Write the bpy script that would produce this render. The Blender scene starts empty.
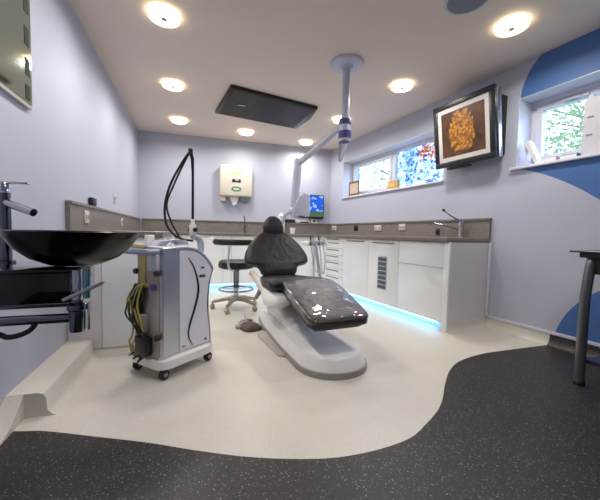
import bpy, bmesh, math, random
from mathutils import Vector, Matrix
random.seed(7)
S = bpy.context.scene
COL = S.collection
PI = math.pi

# ------------------------------------------------------------------ place
CAMH = .9153
F_PX, YAW, PITCH, ROLL = 312.93, .3337, .0529, .0207
XL, XR, YB, ZC = -.829, 2.863, 5.753, 2.53      # left wall, right wall corner, back wall, ceiling
DL, YE, BE = .1016, 2.3716, -.0472              # right wall turned, its reference point, back wall turned
D2 = Vector((-math.sin(DL), math.cos(DL), 0)); N2 = Vector((-math.cos(DL), -math.sin(DL), 0)); O2 = Vector((XR, YE, 0))
BX = Vector((math.cos(BE), math.sin(BE), 0)); BN = Vector((math.sin(BE), -math.cos(BE), 0)); BO = Vector((XL, YB, 0))
def FW(p): return Vector(p)
def FR(p): return O2 + D2*p[0] + N2*p[1] + Vector((0, 0, p[2]))     # (along right wall, out of it, up)
def FB(p): return BO + BX*p[0] + BN*p[1] + Vector((0, 0, p[2]))     # (along back wall, out of it, up)
SC = 3.245                                       # where the right wall meets the back wall
BW = 3.36                                        # length of the back wall

# ------------------------------------------------------------------ materials
def lin(c):
    o = []
    for v in c:
        v /= 255.
        o.append(v/12.92 if v <= .04045 else ((v+.055)/1.055)**2.4)
    return (*o, 1)
def mat(name, col, rough=.5, metal=0, coat=0, spec=.5, emit=None, es=0, bump=None, trans=0, alpha=1, coat_rough=.05):
    m = bpy.data.materials.new(name); m.use_nodes = True
    b = m.node_tree.nodes['Principled BSDF']; I = b.inputs
    I['Base Color'].default_value = lin(col); I['Roughness'].default_value = rough; I['Metallic'].default_value = metal
    I['Coat Weight'].default_value = coat; I['Coat Roughness'].default_value = coat_rough; I['Specular IOR Level'].default_value = spec
    I['Transmission Weight'].default_value = trans; I['Alpha'].default_value = alpha
    if emit: I['Emission Color'].default_value = lin(emit); I['Emission Strength'].default_value = es
    if bump:
        sc, st, dist = bump
        nt = m.node_tree; t = nt.nodes.new('ShaderNodeTexCoord'); n = nt.nodes.new('ShaderNodeTexNoise'); bp = nt.nodes.new('ShaderNodeBump')
        n.inputs['Scale'].default_value = sc; n.inputs['Detail'].default_value = 3
        bp.inputs['Strength'].default_value = st; bp.inputs['Distance'].default_value = dist
        nt.links.new(t.outputs['Object'], n.inputs['Vector']); nt.links.new(n.outputs['Fac'], bp.inputs['Height']); nt.links.new(bp.outputs['Normal'], I['Normal'])
    return m
def flecks(name, base, layers, rough, var=None):
    """speckled sheet: layers = [(scale, threshold, colour)] of small spots"""
    m = mat(name, base, rough); nt = m.node_tree; b = nt.nodes['Principled BSDF']
    t = nt.nodes.new('ShaderNodeTexCoord'); prev = None
    if var:
        n = nt.nodes.new('ShaderNodeTexNoise'); n.inputs['Scale'].default_value = var[0]; n.inputs['Detail'].default_value = 5
        r = nt.nodes.new('ShaderNodeValToRGB'); r.color_ramp.elements[0].position = .3; r.color_ramp.elements[1].position = .7
        r.color_ramp.elements[0].color = lin(base); r.color_ramp.elements[1].color = lin(var[1])
        nt.links.new(t.outputs['Object'], n.inputs['Vector']); nt.links.new(n.outputs['Fac'], r.inputs['Fac']); prev = r.outputs['Color']
    for sc, th, col in layers:
        v = nt.nodes.new('ShaderNodeTexVoronoi'); v.inputs['Scale'].default_value = sc
        lt = nt.nodes.new('ShaderNodeMath'); lt.operation = 'LESS_THAN'; lt.inputs[1].default_value = th
        sep = nt.nodes.new('ShaderNodeSeparateColor'); g = nt.nodes.new('ShaderNodeMath'); g.operation = 'GREATER_THAN'; g.inputs[1].default_value = .3
        mu = nt.nodes.new('ShaderNodeMath'); mu.operation = 'MULTIPLY'
        mx = nt.nodes.new('ShaderNodeMix'); mx.data_type = 'RGBA'
        nt.links.new(t.outputs['Object'], v.inputs['Vector']); nt.links.new(v.outputs['Distance'], lt.inputs[0])
        nt.links.new(v.outputs['Color'], sep.inputs[0]); nt.links.new(sep.outputs[0], g.inputs[0])
        nt.links.new(lt.outputs[0], mu.inputs[0]); nt.links.new(g.outputs[0], mu.inputs[1]); nt.links.new(mu.outputs[0], mx.inputs[0])
        if prev: nt.links.new(prev, mx.inputs[6])
        else: mx.inputs[6].default_value = lin(base)
        mx.inputs[7].default_value = lin(col); prev = mx.outputs[2]
    nt.links.new(prev, b.inputs['Base Color']); return m

M = {}
M['lilac'] = mat('lilac_paint', (186, 190, 206), .55)
M['ceil'] = mat('ceiling_paint', (232, 218, 207), .7)
M['cream'] = flecks('cream_vinyl', (213, 209, 199), [(70, .16, (180, 172, 160)), (110, .14, (235, 228, 215))], .38, (3, (207, 202, 191)))
M['dark'] = flecks('black_safety_vinyl', (32, 30, 30), [(60, .2, (122, 118, 116)), (95, .26, (92, 88, 86)), (150, .26, (66, 63, 62))], .45)
M['granite'] = flecks('grey_brown_granite', (122, 115, 110), [(160, .3, (88, 82, 79)), (210, .28, (168, 161, 156)), (120, .22, (104, 97, 93))], .3, (30, (138, 130, 125)))
M['white_gloss'] = mat('white_gloss_lacquer', (238, 240, 241), .12, coat=.5)
M['white_panel'] = mat('white_laminate', (216, 213, 218), .35)
M['white_trim'] = mat('white_trim_plastic', (214, 213, 222), .4)
M['white_plastic'] = mat('white_plastic', (238, 237, 235), .3)
M['cream_plastic'] = mat('cream_plastic', (216, 211, 196), .35)
M['upvc'] = mat('white_window_plastic', (226, 228, 238), .3)
M['grey_plastic'] = mat('grey_plastic', (150, 146, 142), .45)
M['lightgrey'] = mat('pale_grey_plastic', (190, 192, 205), .35)
M['black_plastic'] = mat('black_plastic', (22, 22, 24), .4)
M['black_gloss'] = mat('black_gloss', (10, 10, 13), .06, coat=.6)
M['basin'] = mat('basin_black_glass', (9, 9, 10), .22, spec=.3)
M['leather'] = mat('black_upholstery', (25, 22, 26), .48, bump=(12, .6, .02))
M['wrapped'] = mat('plastic_wrapped_upholstery', (58, 51, 50), .4, coat=1, coat_rough=.04)
def creases(m):
    nt = m.node_tree; b = nt.nodes['Principled BSDF']; tc = nt.nodes.new('ShaderNodeTexCoord'); n = nt.nodes.new('ShaderNodeTexNoise'); n.inputs['Scale'].default_value = 5
    mx = nt.nodes.new('ShaderNodeMix'); mx.data_type = 'RGBA'; mx.inputs[0].default_value = .22; v = nt.nodes.new('ShaderNodeTexVoronoi'); v.inputs['Scale'].default_value = 8; bp = nt.nodes.new('ShaderNodeBump'); bp.inputs['Strength'].default_value = .32; bp.inputs['Distance'].default_value = .03
    nt.links.new(tc.outputs['Object'], n.inputs['Vector']); nt.links.new(tc.outputs['Object'], mx.inputs[6]); nt.links.new(n.outputs['Color'], mx.inputs[7]); nt.links.new(mx.outputs[2], v.inputs['Vector'])
    nt.links.new(v.outputs['Distance'], bp.inputs['Height']); nt.links.new(bp.outputs['Normal'], b.inputs['Normal']); nt.links.new(bp.outputs['Normal'], b.inputs['Coat Normal'])
creases(M['wrapped'])
M['chrome'] = mat('chrome', (205, 208, 214), .12, 1)
M['darkchrome'] = mat('dark_chrome', (120, 125, 135), .15, 1)
M['steel'] = mat('brushed_steel', (206, 209, 216), .36, 1)
M['handle'] = mat('handle_grey', (120, 120, 122), .35, .5)
M['castermetal'] = mat('warm_grey_metal', (170, 160, 145), .35, .7)
M['rubber'] = mat('black_rubber', (26, 25, 25), .6)
M['cable'] = mat('black_cable', (30, 30, 33), .4)
M['yellow'] = mat('yellow_hose', (176, 162, 84), .45)
M['purple'] = mat('violet_plastic', (84, 74, 148), .4)
M['armwhite'] = mat('arm_pale_enamel', (206, 208, 228), .3)
M['silverframe'] = mat('silver_edge', (210, 214, 224), .2, 1)
M['table'] = mat('dark_desk_laminate', (30, 29, 34), .3)
M['tableleg'] = mat('dark_grey_tube', (112, 112, 116), .3, .7)
M['mount'] = mat('black_bracket', (24, 24, 26), .5)
M['pedal'] = mat('brown_pedal', (84, 70, 58), .5, bump=(60, .8, .01))
M['socket'] = mat('socket_white', (208, 204, 198), .35)
M['lampglass'] = mat('lit_lamp_glass', (255, 250, 235), .3, emit=(255, 236, 205), es=8)
M['lamprim'] = mat('lit_lamp_rim', (250, 240, 220), .2, emit=(255, 226, 180), es=1.3)
M['ledblue'] = mat('lit_blue_led', (160, 220, 255), .4, emit=(122, 200, 255), es=6.5)
M['glass'] = None
def glass_mat(name, tint=(255, 255, 255)):
    m = bpy.data.materials.new(name); m.use_nodes = True; nt = m.node_tree; nt.nodes.clear()
    o = nt.nodes.new('ShaderNodeOutputMaterial'); mx = nt.nodes.new('ShaderNodeMixShader'); tr = nt.nodes.new('ShaderNodeBsdfTransparent'); gl = nt.nodes.new('ShaderNodeBsdfGlossy')
    fr = nt.nodes.new('ShaderNodeFresnel'); fr.inputs[0].default_value = 1.45
    tr.inputs[0].default_value = lin(tint); gl.inputs['Roughness'].default_value = .02
    ge = nt.nodes.new('ShaderNodeNewGeometry'); fc = nt.nodes.new('ShaderNodeMix'); fc.data_type = 'FLOAT'
    nt.links.new(ge.outputs['Backfacing'], fc.inputs[0]); nt.links.new(fr.outputs[0], fc.inputs[2]); fc.inputs[3].default_value = 0
    nt.links.new(fc.outputs[0], mx.inputs[0]); nt.links.new(tr.outputs[0], mx.inputs[1]); nt.links.new(gl.outputs[0], mx.inputs[2]); nt.links.new(mx.outputs[0], o.inputs[0]); return m
M['glass'] = glass_mat('window_glass')

def node_math(nt, op, a, b=None):
    n = nt.nodes.new('ShaderNodeMath'); n.operation = op
    for i, v in enumerate((a, b)):
        if v is None: continue
        if isinstance(v, (int, float)): n.inputs[i].default_value = v
        else: nt.links.new(v, n.inputs[i])
    return n.outputs[0]
def painted_wall():
    """lilac wall with blue painted curves; object coordinates: y along the wall, z up"""
    m = mat('lilac_wall_with_blue_shapes', (186, 190, 206), .55); nt = m.node_tree; b = nt.nodes['Principled BSDF']
    tc = nt.nodes.new('ShaderNodeTexCoord'); sp = nt.nodes.new('ShaderNodeSeparateXYZ'); nt.links.new(tc.outputs['Object'], sp.inputs[0])
    t = node_math(nt, 'MULTIPLY', sp.outputs[1], -1.); z = sp.outputs[2]; mm = lambda op, a, b_=None: node_math(nt, op, a, b_)
    def circ(ct, cz, r):
        a = mm('SUBTRACT', t, ct); c = mm('SUBTRACT', z, cz)
        return mm('LESS_THAN', mm('ADD', mm('MULTIPLY', a, a), mm('MULTIPLY', c, c)), r*r)
    up = mm('MULTIPLY', mm('MAXIMUM', circ(.65, 2.2, .43), mm('GREATER_THAN', t, .65)), mm('GREATER_THAN', z, 2.2))
    quad = mm('SUBTRACT', mm('SUBTRACT', 1.54, mm('MULTIPLY', mm('SUBTRACT', t, .293), .481)), mm('MULTIPLY', mm('MULTIPLY', mm('SUBTRACT', t, .293), mm('SUBTRACT', t, .611)), .43))
    mid = mm('MULTIPLY', mm('MULTIPLY', mm('GREATER_THAN', z, quad), mm('LESS_THAN', z, 2.2001)), mm('GREATER_THAN', t, .215))
    low = circ(1.3, -.05, .71)
    mask = mm('MAXIMUM', mm('MAXIMUM', up, mid), low)
    mx = nt.nodes.new('ShaderNodeMix'); mx.data_type = 'RGBA'; mx.inputs[6].default_value = lin((186, 190, 206)); mx.inputs[7].default_value = lin((70, 111, 174))
    nt.links.new(mask, mx.inputs[0]); nt.links.new(mx.outputs[2], b.inputs['Base Color']); return m
M['wallpaint'] = painted_wall()

def ramp_noise(name, stops, scale, kind='noise', rough=.4, emit=0, detail=4, stretch=None):
    m = mat(name, (128, 128, 128), rough); nt = m.node_tree; b = nt.nodes['Principled BSDF']
    tc = nt.nodes.new('ShaderNodeTexCoord'); src = tc.outputs['Object']
    if stretch:
        mp = nt.nodes.new('ShaderNodeMapping'); mp.inputs['Scale'].default_value = stretch; nt.links.new(src, mp.inputs[0]); src = mp.outputs[0]
    if kind == 'noise':
        n = nt.nodes.new('ShaderNodeTexNoise'); n.inputs['Scale'].default_value = scale; n.inputs['Detail'].default_value = detail; out = n.outputs['Fac']
    else:
        n = nt.nodes.new('ShaderNodeTexVoronoi'); n.inputs['Scale'].default_value = scale
        s = nt.nodes.new('ShaderNodeSeparateColor'); nt.links.new(n.outputs['Color'], s.inputs[0]); out = s.outputs[0]
    nt.links.new(src, n.inputs['Vector'])
    r = nt.nodes.new('ShaderNodeValToRGB'); r.color_ramp.interpolation = 'LINEAR' if kind == 'noise' else 'CONSTANT'
    while len(r.color_ramp.elements) < len(stops): r.color_ramp.elements.new(.5)
    for e, (p, c) in zip(r.color_ramp.elements, stops): e.position = p; e.color = lin(c)
    nt.links.new(out, r.inputs['Fac']); nt.links.new(r.outputs['Color'], b.inputs['Base Color'])
    if emit: nt.links.new(r.outputs['Color'], b.inputs['Emission Color']); b.inputs['Emission Strength'].default_value = emit
    return m
M['gold'] = ramp_noise('gold_patches', [(0, (140, 88, 32)), (.28, (184, 122, 36)), (.5, (202, 142, 50)), (.7, (160, 100, 32)), (.88, (122, 76, 32))], 45, 'vor', .4)
M['umber'] = ramp_noise('umber_ground', [(.3, (62, 38, 24)), (.7, (104, 68, 40))], 9, rough=.35)

# ------------------------------------------------------------------ mesh builder
def smooth_path(pts, n=8):
    P = [Vector(p) for p in pts]; out = []
    for i in range(len(P)-1):
        a, b, c, d = P[max(i-1, 0)], P[i], P[i+1], P[min(i+2, len(P)-1)]
        for k in range(n):
            t = k/n
            out.append(.5*((2*b)+(c-a)*t+(2*a-5*b+4*c-d)*t*t+(3*b-a-3*c+d)*t**3))
    out.append(P[-1]); return out
class MB:
    def __init__(s, F=FW): s.bm = bmesh.new(); s.F = F
    def vs(s, pts): return [s.bm.verts.new(s.F(p)) for p in pts]
    def face(s, v):
        try: return s.bm.faces.new(v)
        except ValueError: return None
    def box(s, x0, x1, y0, y1, z0, z1, bev=0, seg=2):
        v = s.vs([(x, y, z) for x in (x0, x1) for y in (y0, y1) for z in (z0, z1)])
        fs = [s.face([v[i] for i in q]) for q in ((0, 1, 3, 2), (4, 6, 7, 5), (0, 4, 5, 1), (2, 3, 7, 6), (0, 2, 6, 4), (1, 5, 7, 3))]
        if bev:
            es = list({e for f in fs for e in f.edges})
            bmesh.ops.bevel(s.bm, geom=es, offset=bev, segments=seg, profile=.5, affect='EDGES')
        return s
    def prism(s, pts, f, bev=0, seg=2, only=None):
        """closed outline pts (2D), f(u,v,k) gives the 3D point of side k=0/1"""
        a = s.vs([f(u, v, 0) for u, v in pts]); b = s.vs([f(u, v, 1) for u, v in pts]); n = len(pts)
        A = s.face(a); B = s.face(b[::-1]); sd = [s.face([a[i], b[i], b[(i+1) % n], a[(i+1) % n]]) for i in range(n)]
        if bev:
            es = set()
            if only in (None, 0): es |= set(A.edges)
            if only in (None, 1): es |= set(B.edges)
            bmesh.ops.bevel(s.bm, geom=list(es), offset=bev, segments=seg, profile=.5, affect='EDGES')
        return s
    def tube(s, pts, r, n=10, cap=True):
        P = [Vector(p) for p in pts]; rs = r if isinstance(r, (list, tuple)) else [r]*len(P)
        rings = []; up = None
        for i, p in enumerate(P):
            t = (P[min(i+1, len(P)-1)]-P[max(i-1, 0)]).normalized()
            if up is None: up = t.orthogonal().normalized()
            up = (up-t*up.dot(t)); up = up.normalized() if up.length > 1e-6 else t.orthogonal().normalized()
            w = t.cross(up)
            rings.append(s.vs([p+(up*math.cos(a)+w*math.sin(a))*rs[i] for a in [2*PI*k/n for k in range(n)]]))
        for a, b in zip(rings, rings[1:]):
            for k in range(n): s.face([a[k], a[(k+1) % n], b[(k+1) % n], b[k]])
        if cap: s.face(rings[0][::-1]); s.face(rings[-1])
        return s
    def lathe(s, prof, c=(0, 0, 0), n=32, axis='z', close=False):
        c = Vector(c); rings = []
        for r, h in prof:
            ring = []
            for k in range(n):
                a = 2*PI*k/n; x, y = r*math.cos(a), r*math.sin(a)
                q = {'z': (x, y, h), 'x': (h, x, y), 'y': (x, h, y)}[axis]
                ring.append(c+Vector(q))
            if r < 1e-6: rings.append(s.vs([ring[0]])*n)
            else: rings.append(s.vs(ring))
        pairs = list(zip(rings, rings[1:]))
        if close: pairs.append((rings[-1], rings[0]))
        for a, b in pairs:
            for k in range(n):
                q = []
                for v in (a[k], a[(k+1) % n], b[(k+1) % n], b[k]):
                    if v not in q: q.append(v)
                if len(q) > 2: s.face(q)
        if not close:
            if prof[0][0] > 1e-6: s.face(rings[0][::-1])
            if prof[-1][0] > 1e-6: s.face(rings[-1])
        return s
    def loft(s, secs, n=28, e=3.5, caps=True):
        """secs = [(centre, half_width_vec, half_height_vec)], superellipse sections"""
        rings = []
        for c, a, b in secs:
            c, a, b = Vector(c), Vector(a), Vector(b); ring = []
            for k in range(n):
                t = 2*PI*k/n; ct, st = math.cos(t), math.sin(t)
                ring.append(c+a*math.copysign(abs(ct)**(2/e), ct)+b*math.copysign(abs(st)**(2/e), st))
            rings.append(s.vs(ring))
        for a, b in zip(rings, rings[1:]):
            for k in range(n): s.face([a[k], a[(k+1) % n], b[(k+1) % n], b[k]])
        if caps: s.face(rings[0][::-1]); s.face(rings[-1])
        return s
    def torus(s, c, R, r, n=32, m=8):
        return s.lathe([(R+r*math.cos(2*PI*k/m), r*math.sin(2*PI*k/m)) for k in range(m)], c, n, close=True)
    def build(s, name, m, parent=None, loc=None, rotz=0, sharp=38, subs=0):
        bm = s.bm; bmesh.ops.recalc_face_normals(bm, faces=bm.faces)
        big = [f for f in bm.faces if len(f.verts) > 4]
        if big: bmesh.ops.triangulate(bm, faces=big)
        ang = math.radians(sharp)
        for f in bm.faces: f.smooth = True
        for e in bm.edges: e.smooth = len(e.link_faces) == 2 and e.calc_face_angle(0) < ang
        if parent is not None:
            inv = parent['_m'] if False else MATS[parent.name]
            bm.transform(inv.inverted()); mw = inv
        elif loc is not None:
            mw = Matrix.Translation(loc) @ Matrix.Rotation(rotz, 4, 'Z'); bm.transform(mw.inverted())
        else: mw = Matrix.Identity(4)
        me = bpy.data.meshes.new(name); bm.to_mesh(me); bm.free()
        for q in (m if isinstance(m, (list, tuple)) else [m]): me.materials.append(q)
        o = bpy.data.objects.new(name, me); COL.objects.link(o)
        if parent is not None: o.parent = parent
        elif loc is not None: o.location = loc; o.rotation_euler = (0, 0, rotz)
        MATS[o.name] = mw
        return o
MATS = {}
def thing(name, label, cat, loc=(0, 0, 0), rotz=0, group=None):
    o = bpy.data.objects.new(name, None); COL.objects.link(o); o.empty_display_size = .05
    o.location = loc; o.rotation_euler = (0, 0, rotz); o['label'] = label; o['category'] = cat
    if group: o['group'] = group
    MATS[o.name] = Matrix.Translation(loc) @ Matrix.Rotation(rotz, 4, 'Z'); return o
def tag(o, label, cat, group=None):
    o['label'] = label; o['category'] = cat
    if group: o['group'] = group
    return o
def struct(o): o['kind'] = 'structure'; return o
def local(t):
    m = MATS[t.name].copy()
    return lambda p: m @ Vector(p)
def dup(root, loc, rotz, label, group=None):
    r = root.copy(); COL.objects.link(r); r.location = loc; r.rotation_euler = (0, 0, rotz); r['label'] = label
    if group: r['group'] = group
    for ch in list(root.children):
        c = ch.copy(); COL.objects.link(c); c.parent = r
        for g in ch.children:
            d = g.copy(); COL.objects.link(d); d.parent = c
    return r

# ------------------------------------------------------------------ setting
YF = -1.7
edge = [(XL-.02, 1.80), (-.808, 1.762), (-.763, 1.707), (-.625, 1.664), (-.381, 1.544), (-.168, 1.437), (.035, 1.321), (.227, 1.224), (.418, 1.152), (.579, 1.113), (.765, 1.105), (.937, 1.127), (1.071, 1.186), (1.23, 1.273), (1.357, 1.371), (1.489, 1.493), (1.679, 1.645), (1.873, 1.747), (2.139, 1.805), (2.357, 1.812), (2.695, 1.806), (3.0, 1.80)]
cur = [(p.x, p.y) for p in smooth_path([(x, y, 0) for x, y in edge], 5)]
m = MB(); vs = m.vs([(x, y, 0) for x, y in cur])
c1 = m.vs([(3.0, 5.9, 0), (XL-.02, 5.9, 0)]); c2 = m.vs([(3.6, 1.8, 0), (3.6, YF-.1, 0), (XL-.02, YF-.1, 0)])
f = m.face(vs+c1); f.material_index = 0
g = m.face(vs[::-1]+c2[::-1]); g.material_index = 1
fl = m.build('floor', [M['cream'], M['dark']]); struct(fl)
m = MB(); m.box(XL-.1, 3.7, YF-.1, 5.95, ZC, ZC+.1); struct(m.build('ceiling', M['ceil']))
m = MB(); m.box(XL-.1, XL, YF-.1, 5.9, 0, ZC); struct(m.build('wall_left', M['lilac']))
m = MB(FB); m.box(-.1, BW+.3, -.1, 0, 0, ZC); struct(m.build('wall_back', M['lilac']))
m = MB(); m.box(XL-.1, 3.6, YF-.1, YF, 0, ZC); struct(m.build('wall_front', M['lilac']))
W1 = (.61, 2.79); W2 = (-1.95, -.21); SILL, HEAD, TH = 1.575, 2.21, .36
m = MB(FR)
for a, b, z0, z1 in ((-4.3, SC+.05, 0, SILL), (-4.3, SC+.05, HEAD, ZC), (-4.3, W2[0], SILL, HEAD), (W2[1], W1[0], SILL, HEAD), (W1[1], SC+.05, SILL, HEAD)):
    m.box(a, b, -TH, 0, z0, z1)
struct(m.build('wall_right', M['wallpaint'], loc=tuple(O2), rotz=DL))

def cove(m, p0, p1, h=.095, d=.05, out=(1, 0)):
    """curved skirting between floor and wall from p0 to p1 (2D in frame), out = direction away from wall"""
    prof = [(0, h), (.006, h), (.009, .05), (.018, .028), (.034, .012), (d, .0015), (d, 0), (0, 0)]
    a = m.vs([(p0[0]+out[0]*u, p0[1]+out[1]*u, v) for u, v in prof]); b = m.vs([(p1[0]+out[0]*u, p1[1]+out[1]*u, v) for u, v in prof]); n = len(prof)
    m.face(a); m.face(b[::-1])
    for i in range(n): m.face([a[i], b[i], b[(i+1) % n], a[(i+1) % n]])
m = MB(FR); cove(m, (-.575, 0), (0, 0), out=(0, 1)); struct(m.build('baseboard_right', M['cream']))
m = MB(FR); cove(m, (-4.0, 0), (-.575, 0), out=(0, 1)); struct(m.build('baseboard_right', M['dark']))
m = MB(FR); cove(m, (0, .0), (0, .575), h=.09, out=(-1, 0)); struct(m.build('baseboard_cabinet', M['cream']))
m = MB(FR); m.box(-4.0, .0, 0, .012, .095, .122, .003); struct(m.build('trim_1', M['white_trim']))
m = MB(FR); m.box(-.028, -.004, 0, .03, .12, .862, .004); struct(m.build('trim_2', M['white_trim']))
m = MB(); cove(m, (XL, 1.79), (XL, 1.60), h=.075, d=.06, out=(1, 0)); struct(m.build('baseboard_left', M['cream']))
m = MB(); cove(m, (XL, 1.60), (XL, YF), h=.075, d=.06, out=(1, 0)); struct(m.build('baseboard_left', M['dark']))
# boxed-in pipe run at the foot of the left wall
m = MB()
m.prism([(XL, 0), (XL, .12), (-.705, .12), (-.68, .112), (-.668, .09), (-.664, .03), (-.645, .008), (-.625, 0)], lambda u, v, k: (u, 1.80+k*.79, v))
m.prism([(1.58, 0), (1.801, 0), (1.801, .119), (1.76, .085), (1.70, .04), (1.64, .012)], lambda u, v, k: (XL+k*(-.757-XL), u, v))
struct(m.build('trim_3', M['cream']))
# windows
def window(name, s0, s1, mulls, fdep=-.20):
    m = MB(FR); w = .05
    m.box(s0, s1, fdep-.06, fdep, SILL, SILL+w, .006); m.box(s0, s1, fdep-.06, fdep, HEAD-w, HEAD, .006)
    m.box(s0, s0+w, fdep-.06, fdep, SILL+w, HEAD-w, .006); m.box(s1-w, s1, fdep-.06, fdep, SILL+w, HEAD-w, .006)
    for c in mulls: m.box(c-.035, c+.035, fdep-.06, fdep, SILL+w, HEAD-w, .006)
    o = struct(m.build(name, M['upvc'])); edges = [s0+w]+[v for c in mulls for v in (c-.035, c+.035)]+[s1-w]
    return o, [(edges[i], edges[i+1]) for i in range(0, len(edges), 2)]
w1, panes1 = window('window_1', *W1, [1.70])
w2, panes2 = window('window_2', *W2, [-1.2])
def sash(parent, a, b, fdep=-.20):
    m = MB(FR); w = .055; z0, z1 = SILL+.055, HEAD-.055
    m.box(a, b, fdep-.05, fdep+.015, z0, z0+w, .008); m.box(a, b, fdep-.05, fdep+.015, z1-w, z1, .008)
    m.box(a, a+w, fdep-.05, fdep+.015, z0+w, z1-w, .008); m.box(b-w, b, fdep-.05, fdep+.015, z0+w, z1-w, .008)
    return m.build('sash', M['upvc'], parent)
# stained panel
def stained():
    m = bpy.data.materials.new('coloured_film'); m.use_nodes = True; nt = m.node_tree; nt.nodes.clear()
    o = nt.nodes.new('ShaderNodeOutputMaterial'); tc = nt.nodes.new('ShaderNodeTexCoord'); v = nt.nodes.new('ShaderNodeTexVoronoi'); v.inputs['Scale'].default_value = 30
    nz = nt.nodes.new('ShaderNodeTexNoise'); nz.inputs['Scale'].default_value = 7
    av = nt.nodes.new('ShaderNodeMix'); av.data_type = 'RGBA'; av.inputs[0].default_value = .16
    nt.links.new(tc.outputs['Object'], nz.inputs['Vector']); nt.links.new(tc.outputs['Object'], av.inputs[6]); nt.links.new(nz.outputs['Color'], av.inputs[7]); nt.links.new(av.outputs[2], v.inputs['Vector'])
    s = nt.nodes.new('ShaderNodeSeparateColor'); nt.links.new(v.outputs['Color'], s.inputs[0])
    def ramp(stops, src):
        r = nt.nodes.new('ShaderNodeValToRGB'); r.color_ramp.interpolation = 'CONSTANT'
        while len(r.color_ramp.elements) < len(stops): r.color_ramp.elements.new(.5)
        for e, (p, c) in zip(r.color_ramp.elements, stops): e.position = p; e.color = lin(c)
        nt.links.new(src, r.inputs[0]); return r.outputs[0]
    blue = ramp([(0, (226, 230, 236)), (.30, (176, 200, 232)), (.48, (118, 144, 206)), (.60, (214, 220, 228)), (.82, (150, 164, 186)), (.93, (96, 102, 160))], s.outputs[0])
    warm = ramp([(0, (222, 150, 110)), (.35, (190, 96, 96)), (.5, (232, 206, 190)), (.68, (112, 96, 150)), (.82, (236, 226, 214))], s.outputs[1])
    sp = nt.nodes.new('ShaderNodeSeparateXYZ'); nt.links.new(tc.outputs['Object'], sp.inputs[0])
    # warm colours gather in an upper patch of the design
    dy = node_math(nt, 'SUBTRACT', sp.outputs[1], 3.46); dz = node_math(nt, 'SUBTRACT', sp.outputs[2], 2.06)
    d = node_math(nt, 'ADD', node_math(nt, 'MULTIPLY', dy, node_math(nt, 'MULTIPLY', dy, .55)), node_math(nt, 'MULTIPLY', dz, dz))
    msk = node_math(nt, 'LESS_THAN', node_math(nt, 'ADD', d, node_math(nt, 'MULTIPLY', s.outputs[2], .03)), .034)
    mx = nt.nodes.new('ShaderNodeMix'); mx.data_type = 'RGBA'; nt.links.new(msk, mx.inputs[0]); nt.links.new(blue, mx.inputs[6]); nt.links.new(warm, mx.inputs[7])
    tr = nt.nodes.new('ShaderNodeBsdfTransparent'); tl = nt.nodes.new('ShaderNodeBsdfTranslucent'); sh = nt.nodes.new('ShaderNodeMixShader'); sh.inputs[0].default_value = .5
    gm = nt.nodes.new('ShaderNodeGamma'); gm.inputs[1].default_value = .38; nt.links.new(mx.outputs[2], gm.inputs[0])   # two faces tint the light twice
    nt.links.new(gm.outputs[0], tr.inputs[0]); nt.links.new(mx.outputs[2], tl.inputs[0])
    nt.links.new(tr.outputs[0], sh.inputs[1]); nt.links.new(tl.outputs[0], sh.inputs[2]); nt.links.new(sh.outputs[0], o.inputs[0]); return m
M['film'] = stained()
for i, (a, b) in enumerate(panes1):
    if i == 0:   # coloured pane nearer the picture
        fr = MB(FR); fr.box(a, b, -.242, -.236, SILL+.05, HEAD-.05)
        fr.build('coloured_pane', M['film'], w1); MATS
    else:
        sash(w1, a, b); g_ = MB(FR); g_.box(a+.05, b-.05, -.236, -.232, SILL+.1, HEAD-.1); g_.build('pane', M['glass'], w1)
for a, b in panes2:
    sh = sash(w2, a, b); g_ = MB(FR); g_.box(a+.05, b-.05, -.236, -.232, SILL+.1, HEAD-.1); g_.build('pane', M['glass'], w2)
m = MB(FR); m.box(-.66, -.58, -.185, -.17, HEAD-.10, HEAD-.075, .004); m.box(-.60, -.48, -.17, -.158, HEAD-.097, HEAD-.08, .004); m.build('handle', M['white_trim'], w2)
m = MB(FR); m.box(W1[0]-.01, W1[1]+.01, -.20, .03, SILL-.022, SILL+.002, .005); struct(m.build('trim_4', M['upvc']))
m = MB(FR); m.box(W2[0]-.02, W2[1]+.04, -.20, .035, SILL-.022, SILL+.002, .005); struct(m.build('trim_5', M['upvc']))
# window reveals are painted white
for k, (w, nm) in enumerate(((W1, 'trim_6'), (W2, 'trim_7'))):
    m = MB(FR); a, b = w; t_ = .004
    m.box(a, b, -.20, -.001, HEAD-t_, HEAD); m.box(a, a+t_, -.20, -.001, SILL, HEAD-t_); m.box(b-t_, b, -.20, -.001, SILL, HEAD-t_)
    struct(m.build(nm, M['upvc']))

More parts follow.
